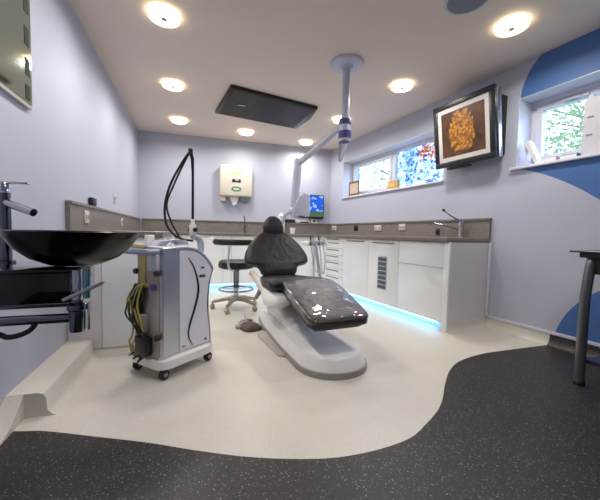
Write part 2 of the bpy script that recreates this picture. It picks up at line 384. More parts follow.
# ------------------------------------------------------------------ outside
m = MB(); m.box(3.25, 22, -12, 22, -.3, -.1); struct(m.build('ground', mat('lawn', (96, 128, 60), .9)))
def leafmat(name, col):
    m = bpy.data.materials.new(name); m.use_nodes = True; nt = m.node_tree; nt.nodes.clear(); o = nt.nodes.new('ShaderNodeOutputMaterial')
    a = nt.nodes.new('ShaderNodeBsdfDiffuse'); b = nt.nodes.new('ShaderNodeBsdfTranslucent'); x = nt.nodes.new('ShaderNodeMixShader')
    a.inputs[0].default_value = lin(col); b.inputs[0].default_value = lin(col); nt.links.new(a.outputs[0], x.inputs[1]); nt.links.new(b.outputs[0], x.inputs[2]); nt.links.new(x.outputs[0], o.inputs[0]); return m
M['leaf'] = leafmat('leaf_pale', (150, 160, 112)); M['leaf2'] = leafmat('leaf_green', (104, 124, 76)); M['bark'] = mat('bark', (112, 98, 82), .9)
def tree(x, y, h, r, n, label, lm, seed):
    rn = random.Random(seed); t = thing('leafy_tree', label, 'tree', (x, y, -.1), 0, 'trees outside the windows')
    b = MB(local(t)); b.tube(smooth_path([(0, 0, 0), (.06, .02, h*.4), (-.04, .05, h*.75), (0, 0, h)]), .09)
    for k in range(7):
        a = rn.uniform(0, 6.28); z = h*rn.uniform(.35, .8)
        b.tube([(0, 0, z), (math.cos(a)*r*.4, math.sin(a)*r*.4, z+.3), (math.cos(a)*r*.85, math.sin(a)*r*.85, z+.7)], [.05, .03, .012], 6)
    b.build('trunk', M['bark'], t)
    f = MB(local(t))
    for k in range(n):
        while True:
            q = Vector((rn.uniform(-1, 1), rn.uniform(-1, 1), rn.uniform(-1, 1)))
            if .2 < q.length < 1: break
        c = Vector((q.x*r, q.y*r, h*.62+q.z*h*.46)); u = Vector((rn.gauss(0, 1), rn.gauss(0, 1), rn.gauss(0, 1))).normalized(); w = u.orthogonal().normalized()
        l = rn.uniform(.07, .12)
        v = f.vs([c-u*l, c+w*l*.45, c+u*l, c-w*l*.45]); f.face(v)
    f.build('foliage', lm, t, sharp=180)
tree(6.9, 2.6, 5.2, 1.9, 5200, 'pale green leafy tree outside the small window on the right', M['leaf'], 1)
tree(6.4, 8.2, 5.0, 1.7, 2600, 'sparse pale tree outside the long window, left of the coloured pane', M['leaf'], 2)
tree(10.2, 5.3, 6.6, 1.9, 2400, 'greener tree standing between the two paler trees outside', M['leaf2'], 3)

# ------------------------------------------------------------------ ceiling fittings
def ceiling_light(x, y, label):
    t = thing('ceiling_light', label, 'ceiling light', (x, y, ZC), 0, 'glass disc ceiling lights'); F = local(t)
    MB(F).lathe([(.062, 0), (.075, -.002), (.075, -.008), (.055, -.012), (.055, 0)], n=36, close=True).build('trim_ring', M['chrome'], t)
    MB(F).lathe([(.05, 0), (.05, -.02), (0, -.02)], n=24).build('reflector', M['chrome'], t)
    MB(F).lathe([(0, -.026), (.092, -.026), (.092, -.036), (0, -.036)], n=48).build('glass_disc', M['lampglass'], t)
    MB(F).lathe([(.0925, -.027), (.108, -.027), (.112, -.031), (.108, -.035), (.0925, -.035)], n=48, close=True).build('glass_rim', M['lamprim'], t)
    MB(F).lathe([(.022, -.036), (.022, -.040), (.016, -.043), (0, -.043)], n=24).build('lamp_cap', M['castermetal'], t)
    for k in range(3):
        a = k*2.094+.5; MB(F).tube([(math.cos(a)*.085, math.sin(a)*.085, 0), (math.cos(a)*.085, math.sin(a)*.085, -.04)], .005, 8).build('spacer', M['chrome'], t)
    return t
LP = [(-.199, 2.636, 'round glass ceiling light nearest the camera above the left wall'),
      (-.199, 3.813, 'middle glass ceiling light of the row along the left wall'),
      (-.178, 4.966, 'glass ceiling light in the far left corner of the ceiling'),
      (.819, 5.127, 'glass ceiling light above the towel dispenser on the back wall'),
      (1.894, 5.261, 'glass ceiling light in the far right corner behind the jointed arm'),
      (1.975, 4.059, 'glass ceiling light behind the white ceiling column'),
      (2.131, 2.915, 'glass ceiling light right of the white ceiling column'),
      (2.286, 1.807, 'large glass ceiling light nearest the window on the right')]
LAMPW = 9.5
def bulb(x, y):
    l = bpy.data.lights.new('ceiling_lamp_light', 'AREA'); l.shape = 'DISK'; l.size = .22; l.energy = LAMPW; l.color = (1, .95, .90); l.spread = math.radians(165)
    o = bpy.data.objects.new('ceiling_lamp_light', l); COL.objects.link(o); o.location = (x, y, ZC-.047)
L0 = ceiling_light(*LP[0]); bulb(LP[0][0], LP[0][1])
for x, y, l in LP[1:]: dup(L0, (x, y, ZC), 0, l); bulb(x, y)
# the rows go on behind the camera
for x, y, l in ((1.15, .1, 'glass ceiling light overhead just in front of the camera'), (-.2, 1.45, 'glass ceiling light overhead near the dark basin')): dup(L0, (x, y, ZC), 0, l); bulb(x, y)
t = thing('ceiling_speaker', 'round blue-grey ceiling speaker cut off by the top edge', 'speaker', (1.77, 1.735, ZC)); F = local(t)
MB(F).lathe([(0, 0), (.145, 0), (.145, -.006), (.132, -.01), (.13, -.008), (0, -.008)], n=40).build('frame', M['lightgrey'], t)
MB(F).lathe([(0, -.008), (.126, -.008), (.12, -.014), (0, -.016)], n=40).build('grille', mat('speaker_grille', (128, 134, 150), .7, bump=(300, .6, .003)), t)
# ceiling television
cq = [(.293, 4.415), (1.487, 4.60), (1.505, 3.77), (.402, 3.575)]
t = thing('ceiling_television', 'flat black television panel mounted on the ceiling above the chair', 'television', (.9, 4.0, ZC-.052))
m = MB(); m.prism([cq[0], cq[1], (1.545, 4.15), cq[2], cq[3]], lambda u, v, k: (u, v, ZC-.04+k*.038), .01, 2, 0); m.build('casing', mat('tv_black', (15, 14, 16), .35), t)
def inset(q, d):
    c = Vector((sum(p[0] for p in q)/4, sum(p[1] for p in q)/4)); return [tuple(c+(Vector(p)-c)*d) for p in q]
sc = inset(cq, .92); k_ = .3
mixp = lambda a, b, t: (a[0]+(b[0]-a[0])*t, a[1]+(b[1]-a[1])*t)
m = MB(); m.prism([mixp(sc[0], sc[1], k_), sc[1], sc[2], mixp(sc[3], sc[2], k_)], lambda u, v, k: (u, v, ZC-.043+k*.006)); m.build('screen', mat('tv_screen', (34, 32, 40), .4, spec=.12), t)
m = MB(); m.prism([sc[0], mixp(sc[0], sc[1], k_), mixp(sc[3], sc[2], k_), sc[3]], lambda u, v, k: (u, v, ZC-.042+k*.006)); m.build('speaker_panel', mat('tv_side', (62, 57, 54), .5, spec=.15), t)
m = MB(); cc = mixp(mixp(sc[0], sc[1], .17), mixp(sc[3], sc[2], .17), .55); m.box(cc[0]-.05, cc[0]+.05, cc[1]-.025, cc[1]+.025, ZC-.047, ZC-.039, .003); m.build('sensor_window', M['black_gloss'], t)

# ceiling column with jointed arms and lamp head
CX, CY = 1.38, 2.745
t = thing('ceiling_arm_unit', 'pale jointed arm unit on a white ceiling column with violet knuckle', 'dental lamp', (CX, CY, ZC)); F = FW
MB(F).lathe([(0, ZC), (.158, ZC), (.158, ZC-.018), (.15, ZC-.026), (.06, ZC-.034), (.05, ZC-.06), (0, ZC-.06)], (CX, CY, 0), 40).build('ceiling_plate', M['armwhite'], t)
MB(F).tube([(CX, CY, ZC-.05), (CX, CY, 1.97)], .036, 24).build('column', M['armwhite'], t)
kn = MB(F).lathe([(0, 2.0), (.05, 2.0), (.056, 1.985), (.056, 1.815), (.05, 1.80), (0, 1.80)], (CX, CY, 0), 28).build('knuckle', M['armwhite'], t)
MB(F).lathe([(.04, 2.012), (.056, 2.005), (.061, 1.99), (.061, 1.955), (.04, 1.95)], (CX, CY, 0), 28).build('violet_collar', M['purple'], kn)
MB(F).lathe([(.04, 1.90), (.061, 1.895), (.061, 1.845), (.05, 1.80), (.02, 1.785)], (CX, CY, 0), 28).build('violet_cap', M['purple'], kn)
E1 = Vector((1.134, 3.4, 1.70))
MB(F).tube([(CX-.03, CY+.05, 1.93), (CX-.06, CY+.13, 1.905), tuple(E1+Vector((.02, -.06, .02))), tuple(E1)], [.024, .03, .032, .026], 16).build('spring_arm', M['armwhite'], t)
MB(F).lathe([(0, .06), (.036, .055), (.045, .03), (.045, -.04), (.036, -.06), (0, -.065)], E1, 20).build('elbow', M['armwhite'], t)
MB(F).tube([E1, (1.12, 3.4, 1.5), (1.09, 3.4, 1.22)], [.045, .05, .04], 18).build('drop_arm', M['armwhite'], t)
hd = MB(F); hd.prism([(-.085, -.17), (.11, -.2), (.15, -.12), (.14, .13), (.06, .16), (-.03, .1), (-.12, -.06)], lambda u, v, k: (1.155+u*.82, 3.34+k*.17-.05*v, 1.24+v*.9), .03, 3); hd.build('lamp_head', M['armwhite'], t)
hl = MB(F); hl.box(1.13, 1.25, 3.335, 3.35, 1.09, 1.115, .008); hl.build('lamp_bezel', M['darkchrome'], t)
MB(F).tube(smooth_path([(1.13, 3.4, 1.16), (1.02, 3.42, 1.14), (.965, 3.44, 1.02), (.97, 3.45, .93)]), .022, 12).build('handle', M['armwhite'], t)
a2 = [(1.60, 3.25, 1.78)]
MB(F).tube([(CX-.025, CY+.04, 1.80), (1.59, 3.28, 1.755)], [.017, .012], 10).build('rear_arm', M['grey_plastic'], t)
MB(F).tube([(CX+.045, CY+.03, 1.81), (1.615, 3.28, 1.775)], [.014, .012], 10).build('rear_arm', M['armwhite'], t)
MB(F).lathe([(0, .025), (.022, .02), (.022, -.02), (0, -.025)], (1.603, 3.285, 1.765), 14).build('rear_joint', M['armwhite'], t)

# ------------------------------------------------------------------ right cabinet run
NF = .58          # plane of the doors
def cab(label, s0, s1, parts, group='white base cabinets'):
    t = thing('base_cabinet', label, 'cabinet', tuple(FR(((s0+s1)/2, .3, 0))), DL, group)
    m = MB(FR); m.box(s0, s1, .04, NF-.02, .075, .862); m.build('body', M['white_panel'], t)
    m = MB(FR); m.box(s0, s1, .1, .50, .0, .075); m.build('plinth', M['white_panel'], t)
    for kind, z0, z1, h in parts:
        m = MB(FR); m.box(s0+.0025, s1-.0025, NF-.02, NF, z0+.002, z1-.002, .002); p = m.build(kind, M['white_gloss'], t)
        if h:
            w, zz = h; c = (s0+s1)/2
            m = MB(FR); m.box(c-w/2, c+w/2, NF, NF+.012, zz-.006, zz+.006, .003); m.build('handle', M['handle'], p)
    return t
DZ = [.862, .806, .70, .60, .50, .385, .275, .08]
cab('white gloss cabinet with stacked shallow drawers behind the dental chair', 1.823, 2.429, [('drawer', DZ[i+1], DZ[i], (.36, DZ[i]-.028)) for i in range(7)])
cab('white gloss single door cabinet between the drawers and the vent grille', 1.222, 1.823, [('door', .078, .858, (.40, .825))])
t = cab('white gloss cabinet door with black slatted vent grille', .668, 1.222, [('door', .078, .858, (.40, .82))])
m = MB(FR); m.box(.858, 1.03, NF, NF+.004, .255, .66, .002); gr = m.build('vent_grille', M['lightgrey'], t)
for k in range(7):
    z = .265+k*.056; m = MB(FR); m.box(.87, 1.018, NF+.0035, NF+.006, z, z+.043); m.build('vent_slot', mat('vent_dark', (84, 94, 96), .4) if k == 0 else bpy.data.materials['vent_dark'], gr)
t = cab('white gloss two drawer cabinet next to the end post by the right wall', .06, .668, [('drawer', .612, .858, None), ('drawer', .078, .606, None)])
m = MB(FR); m.box(.075, .655, NF-.012, NF+.002, .605, .613, .001); m.build('finger_rail', M['steel'], t)
t = thing('end_panel', 'tall white end panel closing the cabinets beside the right wall', 'panel', tuple(FR((.03, .3, 0))), DL)
m = MB(FR); m.box(0, .055, .006, NF-.02, .09, .862); m.build('side_board', M['white_panel'], t)
m = MB(FR); m.box(-.006, .056, NF-.02, NF+.006, 0, .862, .003); m.build('front_post', M['white_gloss'], t)
cab('white corner cabinet where the right run meets the back run', 2.429, 2.735, [('door', .078, .858, None)])

# ------------------------------------------------------------------ back and left cabinets
def cabB(label, x0, x1, parts):
    t = thing('base_cabinet', label, 'cabinet', tuple(FB(((x0+x1)/2, .3, 0))), BE, 'white base cabinets')
    m = MB(FB); m.box(x0, x1, .04, .56, .075, .862); m.build('body', M['white_panel'], t)
    m = MB(FB); m.box(x0, x1, .1, .5, 0, .075); m.build('plinth', M['white_panel'], t)
    for kind, z0, z1 in parts:
        m = MB(FB); m.box(x0+.0025, x1-.0025, .56, .58, z0, z1, .002); m.build(kind, M['white_gloss'], t)
    return t
bx = [.62, 1.33, 1.46, 1.96, 2.46, 2.868]
nm = ['white back wall cabinet half hidden behind the laser cart', 'narrow white back wall cabinet seen behind the stool stem', 'white back wall cabinet between stool and dental chair', 'white back wall cabinet hidden behind the black backrest', 'narrow white filler cabinet in the far right corner']
for i in range(5): cabB(nm[i], bx[i], bx[i+1], [('door', .078, .858)])
LY = 2.59
def cabL(label, y0, y1):
    t = thing('base_cabinet', label, 'cabinet', (-.53, (y0+y1)/2, 0), 0, 'white base cabinets')
    MB().box(XL+.04, -.245, y0, y1, .075, .862).build('body', M['white_panel'], t)
    MB().box(XL+.1, -.30, y0+(.05 if y0 < 2.7 else 0), y1, 0, .075).build('plinth', M['white_panel'], t)
    MB().box(-.245, -.225, y0+.0025, y1-.0025, .078, .858, .002).build('door', M['white_gloss'], t)
    return t
t = cabL('white cabinet at near end of left run behind the dark basin', LY+.022, 3.25)
MB().box(XL+.002, -.618, LY, LY+.02, .05, .862, .002).build('filler_board', M['white_panel'], t)
MB().box(-.615, -.226, LY, LY+.02, .05, .862, .002).build('side_board', M['white_gloss'], t)
cabL('white left run cabinet hidden behind the laser cart', 3.25, 4.15); cabL('white left run cabinet nearest the back corner', 4.15, 5.13)
struct((lambda m: (cove(m, (XL+.13, LY+.02), (-.26, LY+.02), h=.075, d=.07, out=(0, -1)), m.build('baseboard_cabinet', M['cream']))[1])(MB()))

# ------------------------------------------------------------------ worktop, upstands
t = thing('granite_worktop', 'grey brown speckled granite worktop running around three walls', 'worktop', (1.5, 4.6, .862))
m = MB(FR); m.box(-.004, 2.66, .002, .625, .865, .905, .004); m.build('right_slab', M['granite'], t)
m = MB(FB); m.box(.62, BW-.25, .002, .625, .8652, .9048, .004); m.build('back_slab', M['granite'], t)
m = MB(); m.box(XL+.002, -.205, LY-.02, YB-.06, .8648, .9052, .004); m.build('left_slab', M['granite'], t)
t = thing('granite_upstand', 'tall granite splashback with ledge along the right wall under the window', 'splashback', tuple(FR((1.6, .02, .905))), DL, 'granite splashbacks')
m = MB(FR); m.box(-.004, SC-.06, .002, .03, .9055, 1.088); m.build('slab', M['granite'], t)
m = MB(FR); m.box(-.008, SC-.06, .002, .042, 1.088, 1.112, .003); m.build('ledge', M['granite'], t)
t = thing('granite_upstand', 'tall granite splashback with ledge along the back wall behind the chair', 'splashback', tuple(FB((1.6, .02, .905))), BE, 'granite splashbacks')
m = MB(FB); m.box(.06, BW-.01, .002, .03, .9055, 1.0885); m.build('slab', M['granite'], t)
m = MB(FB); m.box(.06, BW-.01, .002, .042, 1.0885, 1.1115, .003); m.build('ledge', M['granite'], t)
t = thing('granite_upstand', 'tall granite splashback with ledge along the left wall beyond the basin', 'splashback', (XL+.02, 4.1, .905), 0, 'granite splashbacks')
m = MB(); m.box(XL+.002, XL+.03, LY, YB-.05, .9055, 1.089); m.build('slab', M['granite'], t)
m = MB(); m.box(XL+.002, XL+.042, LY-.004, YB-.05, 1.089, 1.1125, .003); m.build('ledge', M['granite'], t)

# led strips under the doors
m = MB(FR); m.box(.14, 2.62, NF-.06, NF-.022, .064, .0745, .002); tag(m.build('led_strip', M['ledblue'], loc=tuple(FR((1.3, NF-.05, .06))), rotz=DL), 'glowing blue strip light under the right hand cabinets', 'strip light', 'blue strip lights under the cabinets')
m = MB(FB); m.box(.62, 2.66, .52, .555, .064, .0745, .002); tag(m.build('led_strip', M['ledblue'], loc=tuple(FB((1.7, .53, .06))), rotz=BE), 'glowing blue strip light under the back wall cabinets behind the stool', 'strip light', 'blue strip lights under the cabinets')

# ------------------------------------------------------------------ sockets and small wall items
def plate(frame, a, out, z, w, h, name, label, cat, m_, dark=True, group='wall sockets'):
    F = {'R': FR, 'B': FB}.get(frame); rz = {'R': DL, 'B': BE}.get(frame, 0)
    if frame == 'L': F = lambda p: Vector((XL+p[1], p[0], p[2]))
    t = thing(name, label, cat, tuple(F((a, out, z))), rz, group)
    MB(F).box(a-w/2, a+w/2, out, out+.012, z-h/2, z+h/2, .003).build('face_plate', m_, t)
    for q in (-1, 1): MB(F).box(a+q*w*.25-.012, a+q*w*.25+.012, out+.011, out+.016, z-.016, z+.016, .002).build('rocker', M['grey_plastic'] if dark else M['black_plastic'], t)
plate('R', 3.0, .03, 1.03, .15, .085, 'wall_socket', 'double white socket on the upstand nearest the monitor', 'socket', M['socket'])
plate('R', 2.30, .03, 1.022, .10, .085, 'wall_socket', 'dark socket on the granite upstand below the long window', 'socket', M['black_plastic'], False)
plate('R', 1.73, .03, 1.022, .15, .085, 'wall_socket', 'white double socket above the vent grille cabinet', 'socket', M['socket'])
plate('R', 1.22, .03, 1.03, .12, .085, 'wall_socket', 'white socket on the upstand left of the sink tap', 'socket', M['socket'])
plate('R', .625, .03, .968, .05, .07, 'wall_switch', 'small dark switch on the upstand just left of the sink tap', 'switch', M['black_plastic'], False, None)
plate('L', 2.93, .03, 1.012, .10, .10, 'wall_socket', 'white socket on the left upstand above the dark basin', 'socket', M['socket'])
plate('L', 4.27, .03, 1.012, .08, .085, 'wall_socket', 'further small white socket on the left upstand', 'socket', M['socket'])
plate('L', 4.05, .0, 1.27, .05, .11, 'wall_switch', 'slim white switch on the left wall above the upstand', 'switch', M['socket'], True, None)
m = MB(); m.box(XL+.004, XL+.036, 3.10, 3.22, 1.1125, 1.185, .006); tag(m.build('small_speaker', M['black_plastic'], loc=(XL+.02, 3.16, 1.1125)), 'small black box standing on the ledge of the left upstand', 'box')

# taps
t = thing('lever_tap', 'chrome long lever sink tap at the right end of the worktop', 'tap', tuple(FR((.27, .10, .905))), DL)
MB(FR).lathe([(.03, .905), (.03, .912), (.024, .918), (.026, 1.03), (.03, 1.035), (.03, 1.075), (.02, 1.085), (0, 1.087)], (.27, .09, 0), 20).build('body', M['chrome'], t)
MB(FR).tube(smooth_path([(.27, .09, .99), (.40, .15, 1.03), (.54, .2, 1.065), (.565, .21, 1.055)]), .011, 12).build('spout', M['darkchrome'], t)
MB(FR).tube([(.27, .09, 1.075), (.40, .11, 1.15), (.475, .12, 1.205)], [.009, .007, .006], 10).build('lever', M['darkchrome'], t)
MB(FR).lathe([(0, .015), (.016, .012), (.016, -.012), (0, -.015)], (.48, .12, 1.21), 14).build('lever_end', M['black_plastic'], t)
t = thing('gooseneck_tap', 'thin gooseneck tap on the back worktop left of the headrest', 'tap', tuple(FB((1.70, .14, .905))), BE)
MB(FB).lathe([(.022, .905), (.022, .93), (.013, .94), (.013, 1.02), (0, 1.02)], (1.72, .14, 0), 16).build('body', M['darkchrome'], t)
MB(FB).tube(smooth_path([(1.72, .14, 1.0), (1.715, .15, 1.12), (1.70, .18, 1.19), (1.69, .20, 1.20)]), .008, 10).build('spout', M['darkchrome'], t)
MB(FB).tube([(1.72, .14, 1.0), (1.77, .17, 1.06)], .007, 8).build('lever', M['darkchrome'], t)

# towel dispenser (back wall)
t = thing('towel_dispenser', 'cream paper towel dispenser on the back wall with three oval badges', 'dispenser', tuple(FB((1.57, 0, 1.42))), BE)
dx0, dx1 = 1.285, 1.845
MB(FB).box(dx0, dx1, .0, .15, 1.53, 2.07, .03, 3).build('cover', M['cream_plastic'], t)
m = MB(FB); m.box(dx0+.02, dx0+.1, .005, .11, 1.45, 1.535, .01); m.build('side_foot', M['cream_plastic'], t)
m = MB(FB); m.box(dx1-.2, dx1-.03, .005, .10, 1.46, 1.535, .01); m.build('paper_tray', mat('smoky_green_plastic', (120, 140, 138), .3), t)
m = MB(FB); m.prism([(1.45, 1.53), (1.62, 1.53), (1.57, 1.40), (1.52, 1.385)], lambda u, v, k: (u, .07+k*.004+(1.53-v)*.1, v)); m.build('paper_towel', M['white_plastic'], t)
def oval(cx, cz, rx, rz, y0, m_, nm_): 
    q = MB(FB); q.prism([(cx+rx*math.cos(2*PI*k/28), cz+rz*math.sin(2*PI*k/28)) for k in range(28)], lambda u, v, k: (u, y0+k*.004, v)); q.build(nm_, m_, t)
oval(1.565, 1.945, .085, .038, .149, mat('straw_badge', (214, 200, 140), .4), 'yellow_badge'); oval(1.565, 1.945, .06, .02, .151, M['cream_plastic'], 'badge_window')
m = MB(FB); m.box(1.49, 1.64, .149, .156, 1.775, 1.83, .004); m.build('dark_window', mat('dark_label', (52, 50, 62), .3), t)
m = MB(FB); m.box(1.545, 1.60, .155, .159, 1.80, 1.825, .002); m.build('window_mark', M['lightgrey'], t)
oval(1.565, 1.66, .085, .042, .149, mat('green_badge', (70, 128, 104), .4), 'green_badge'); oval(1.565, 1.66, .055, .018, .151, M['cream_plastic'], 'badge_window')

# monitor and things in the far corner
def screenmat():
    m = mat('lit_desktop', (20, 60, 200), .2); nt = m.node_tree; b = nt.nodes['Principled BSDF']
    tc = nt.nodes.new('ShaderNodeTexCoord'); sp = nt.nodes.new('ShaderNodeSeparateXYZ'); nt.links.new(tc.outputs['Object'], sp.inputs[0])
    n = nt.nodes.new('ShaderNodeTexNoise'); n.inputs['Scale'].default_value = 9; nt.links.new(tc.outputs['Object'], n.inputs['Vector'])
    cl = node_math(nt, 'GREATER_THAN', n.outputs['Fac'], .56)
    sky = nt.nodes.new('ShaderNodeMix'); sky.data_type = 'RGBA'; sky.inputs[6].default_value = lin((28, 92, 226)); sky.inputs[7].default_value = lin((150, 196, 250)); nt.links.new(cl, sky.inputs[0])
    gd = node_math(nt, 'LESS_THAN', sp.outputs[2], .29)
    mx = nt.nodes.new('ShaderNodeMix'); mx.data_type = 'RGBA'; nt.links.new(gd, mx.inputs[0]); nt.links.new(sky.outputs[2], mx.inputs[6]); mx.inputs[7].default_value = lin((70, 104, 84))
    b.inputs['Base Color'].default_value = (0, 0, 0, 1); nt.links.new(mx.outputs[2], b.inputs['Emission Color']); b.inputs['Emission Strength'].default_value = .9; return m
t = thing('computer_monitor', 'flat computer monitor with blue and green desktop in the far corner', 'monitor', tuple(FB((3.03, .06, 1.05))), BE); F = local(t)
MB(FB).box(2.855, 3.215, .048, .085, 1.20, 1.645, .006).build('casing', M['black_plastic'], t)
MB(FB).box(2.872, 3.198, .083, .088, 1.235, 1.628).build('screen', screenmat(), t)
MB(FB).box(2.97, 3.09, 0, .05, 1.32, 1.5, .006).build('wall_bracket', M['black_plastic'], t)
t = thing('card_reader', 'small white box with dark square on the ledge below the monitor', 'box', tuple(FB((3.04, .03, 1.1125))), BE)
MB(FB).box(2.985, 3.095, .006, .04, 1.1125, 1.198, .005).build('casing', M['white_plastic'], t); MB(FB).box(3.012, 3.068, .038, .043, 1.135, 1.175).build('window', M['black_plastic'], t)
t = thing('stacked_device', 'dark low device on the granite ledge right of the headrest', 'device', tuple(FB((2.55, .02, 1.1125))), BE)
MB(FB).box(2.45, 2.66, .004, .044, 1.1125, 1.175, .004).build('casing', M['black_plastic'], t)
MB(FB).box(2.47, 2.64, .042, .047, 1.125, 1.165, .002).build('panel', M['table'], t)
t = thing('document_scanner', 'low pale device with dark slot on the ledge left of the monitor', 'device', tuple(FB((2.81, .02, 1.1125))), BE)
MB(FB).box(2.68, 2.95, .004, .044, 1.1125, 1.155, .004).build('casing', M['cream_plastic'], t)
MB(FB).box(2.76, 2.93, .042, .047, 1.116, 1.14, .002).build('slot', M['black_plastic'], t)
t = thing('paper_cup', 'white cup on the back worktop beside the headrest', 'cup', tuple(FB((2.52, .40, .905))), BE)
MB(FB).lathe([(0, .906), (.035, .906), (.048, 1.01), (.045, 1.01), (.033, .915), (0, .915)], (2.52, .40, 0), 20).build('cup_wall', M['white_plastic'], t)
t = thing('soap_dispenser', 'white bottle with orange mark behind the headrest', 'bottle', tuple(FB((2.37, .15, .905))), BE)
MB(FB).lathe([(0, .906), (.06, .906), (.065, .92), (.065, 1.22), (.04, 1.25), (.02, 1.26), (.02, 1.29), (0, 1.29)], (2.37, .15, 0), 24).build('bottle_body', M['white_plastic'], t)
MB(FB).box(2.335, 2.405, .212, .218, 1.20, 1.215).build('orange_label', mat('orange_print', (210, 150, 110), .5), t)

# ------------------------------------------------------------------ framed television picture on the right wall
tilt = .126; TC = (.229, .20, 2.007); tw, thh = .70, .667
def FT(p):   # (right as seen from the room, out of the face, up in the plane)
    s = TC[0]-p[0]; n = TC[1]+p[1]*math.cos(tilt)+p[2]*math.sin(tilt); z = TC[2]+p[2]*math.cos(tilt)-p[1]*math.sin(tilt)
    return FR((s, n, z))
t = thing('picture_frame_television', 'tilted wall television in a black frame showing a gold abstract picture', 'television', tuple(FR((TC[0], 0, 2.0))), DL)
m = MB(FT); w, h = tw/2, thh/2; b = .055
for x0, x1, z0, z1 in ((-w, w, h-b, h), (-w, w, -h, -h+b), (-w, -w+b, -h+b, h-b), (w-b, w, -h+b, h-b)): m.box(x0, x1, -.035, .004, z0, z1, .004)
m.build('frame', M['black_plastic'], t)
m = MB(FT); c = .045; w2_, h2_ = w-b, h-b
for x0, x1, z0, z1 in ((-w2_, w2_, h2_-c, h2_), (-w2_, w2_, -h2_, -h2_+c), (-w2_, -w2_+c, -h2_+c, h2_-c), (w2_-c, w2_, -h2_+c, h2_-c)): m.box(x0, x1, -.02, -.003, z0, z1)
m.build('mount_border', mat('off_white_mount', (206, 202, 200), .5), t)
m = MB(FT); m.box(-w2_+c, w2_-c, -.02, -.008, -h2_+c, h2_-c); pic = m.build('picture', M['umber'], t)
random.seed(3)
m = MB(FT); pts = []
for k in range(60):
    a = 2*PI*k/60; rr = 1+random.uniform(-.16, .16); pts.append((math.copysign(abs(math.cos(a))**.75, math.cos(a))*.135*rr, math.copysign(abs(math.sin(a))**.75, math.sin(a))*.2*rr))
m.prism(pts, lambda u, v, k: (u-.01, -.0085+k*.002, v+.01)); m.build('gold_shape', M['gold'], pic)
m = MB(FT); m.box(-w+.02, w-.005, -.075, -.035, -h+.02, h-.02, .005); m.build('rear_case', M['black_plastic'], t)
m = MB(FT); m.box(w-.005, w+.018, -.075, -.025, -h+.0, h-.03, .006); m.build('silver_edge', M['silverframe'], t)
m = MB(FR); m.box(TC[0]-.22, TC[0]+.22, 0, .05, 1.85, 2.2, .006); m.build('wall_plate', M['mount'], t)
m = MB(FR); m.box(TC[0]-.10, TC[0]+.10, .045, .14, 1.93, 2.1, .006); m.build('bracket_arm', M['mount'], t)
m = MB(FR); m.box(TC[0]-.33, TC[0]-.28, 0, .1, 1.72, 2.28, .006); m.build('cable_box', M['mount'], t)
m = MB(FR); m.box(TC[0]-.05, TC[0]+.22, .09, .14, 1.655, 1.675, .004); m.build('infrared_bar', M['black_plastic'], t)

# window sill items
ZS = SILL+.002
t = thing('photo_frame', 'small brown framed card at the left end of the long window sill', 'picture frame', tuple(FR((2.52, -.05, ZS))), DL)
m = MB(FR); s0, s1 = 2.37, 2.66
m.box(s0, s1, -.07, -.04, ZS, ZS+.05, .004); m.box(s0, s1, -.065, -.045, ZS+.23, ZS+.26, .004); m.box(s0, s0+.022, -.065, -.045, ZS+.05, ZS+.23); m.box(s1-.022, s1, -.065, -.045, ZS+.05, ZS+.23); m.build('frame', mat('brown_wood', (112, 92, 74), .5), t)
m = MB(FR); m.box(s0+.02, s1-.02, -.06, -.052, ZS+.045, ZS+.235); m.build('card', mat('beige_card', (206, 188, 164), .6), t)
t = thing('yellow_box', 'small mustard yellow box standing on the sill of the long window', 'box', tuple(FR((1.53, -.05, ZS))), DL)
m = MB(FR); m.box(1.42, 1.63, -.08, -.03, ZS, ZS+.13, .006); m.build('carton', mat('mustard_card', (204, 166, 88), .5), t)
m = MB(FR); m.box(1.46, 1.59, -.0305, -.028, ZS+.04, ZS+.09, .001); m.build('paper_label', mat('amber_card', (222, 186, 110), .5), t)
m = MB(FR); m.box(2.14, 2.28, -.09, -.03, ZS, ZS+.018, .003); tag(m.build('pebble_tray', M['grey_plastic'], loc=tuple(FR((2.2, -.06, ZS))), rotz=DL), 'small flat grey object on the long sill between frame and yellow box', 'tray')
m = MB(FR); m.box(.80, .92, -.09, -.03, ZS, ZS+.022, .003); tag(m.build('trinket_dish', M['black_plastic'], loc=tuple(FR((.86, -.06, ZS))), rotz=DL), 'small dark object on the long sill below the coloured pane', 'dish')
t = thing('open_leaflet', 'white leaflet propped open in the left corner of the small window', 'leaflet', tuple(FR((-.31, -.06, ZS))), DL)
m = MB(FR); m.prism([(-.26, .21), (-.30, .23), (-.40, 0), (-.372, 0)], lambda u, v, k: (u, -.09+k*.075, ZS+v)); m.build('front_page', M['white_plastic'], t)
m = MB(FR); m.prism([(-.262, .20), (-.268, .21), (-.29, 0), (-.275, 0)], lambda u, v, k: (u, -.10+k*.075, ZS+v)); m.build('back_page', M['upvc'], t)
def flat_item(name, label, cat, s0, s1, h, m_, n0=-.1, n1=-.02):
    t = thing(name, label, cat, tuple(FR(((s0+s1)/2, -.06, ZS))), DL)
    MB(FR).box(s0, s1, n0, n1, ZS, ZS+h, .004).build('cover', m_, t); MB(FR).box(s0+.006, s1-.004, n0+.004, n1+.002, ZS+.006, ZS+h-.006).build('pages', M['white_plastic'], t)
flat_item('pink_book', 'dusty pink booklet lying on the small window sill', 'book', -.53, -.42, .045, mat('dusty_pink', (190, 156, 150), .5))
flat_item('teal_book', 'teal book lying on the small window sill beside white box', 'book', -.675, -.55, .04, mat('teal_cover', (60, 128, 158), .5))
t = thing('storage_box', 'tall white notched box on the sill at the right edge', 'box', tuple(FR((-.8, -.06, ZS))), DL)
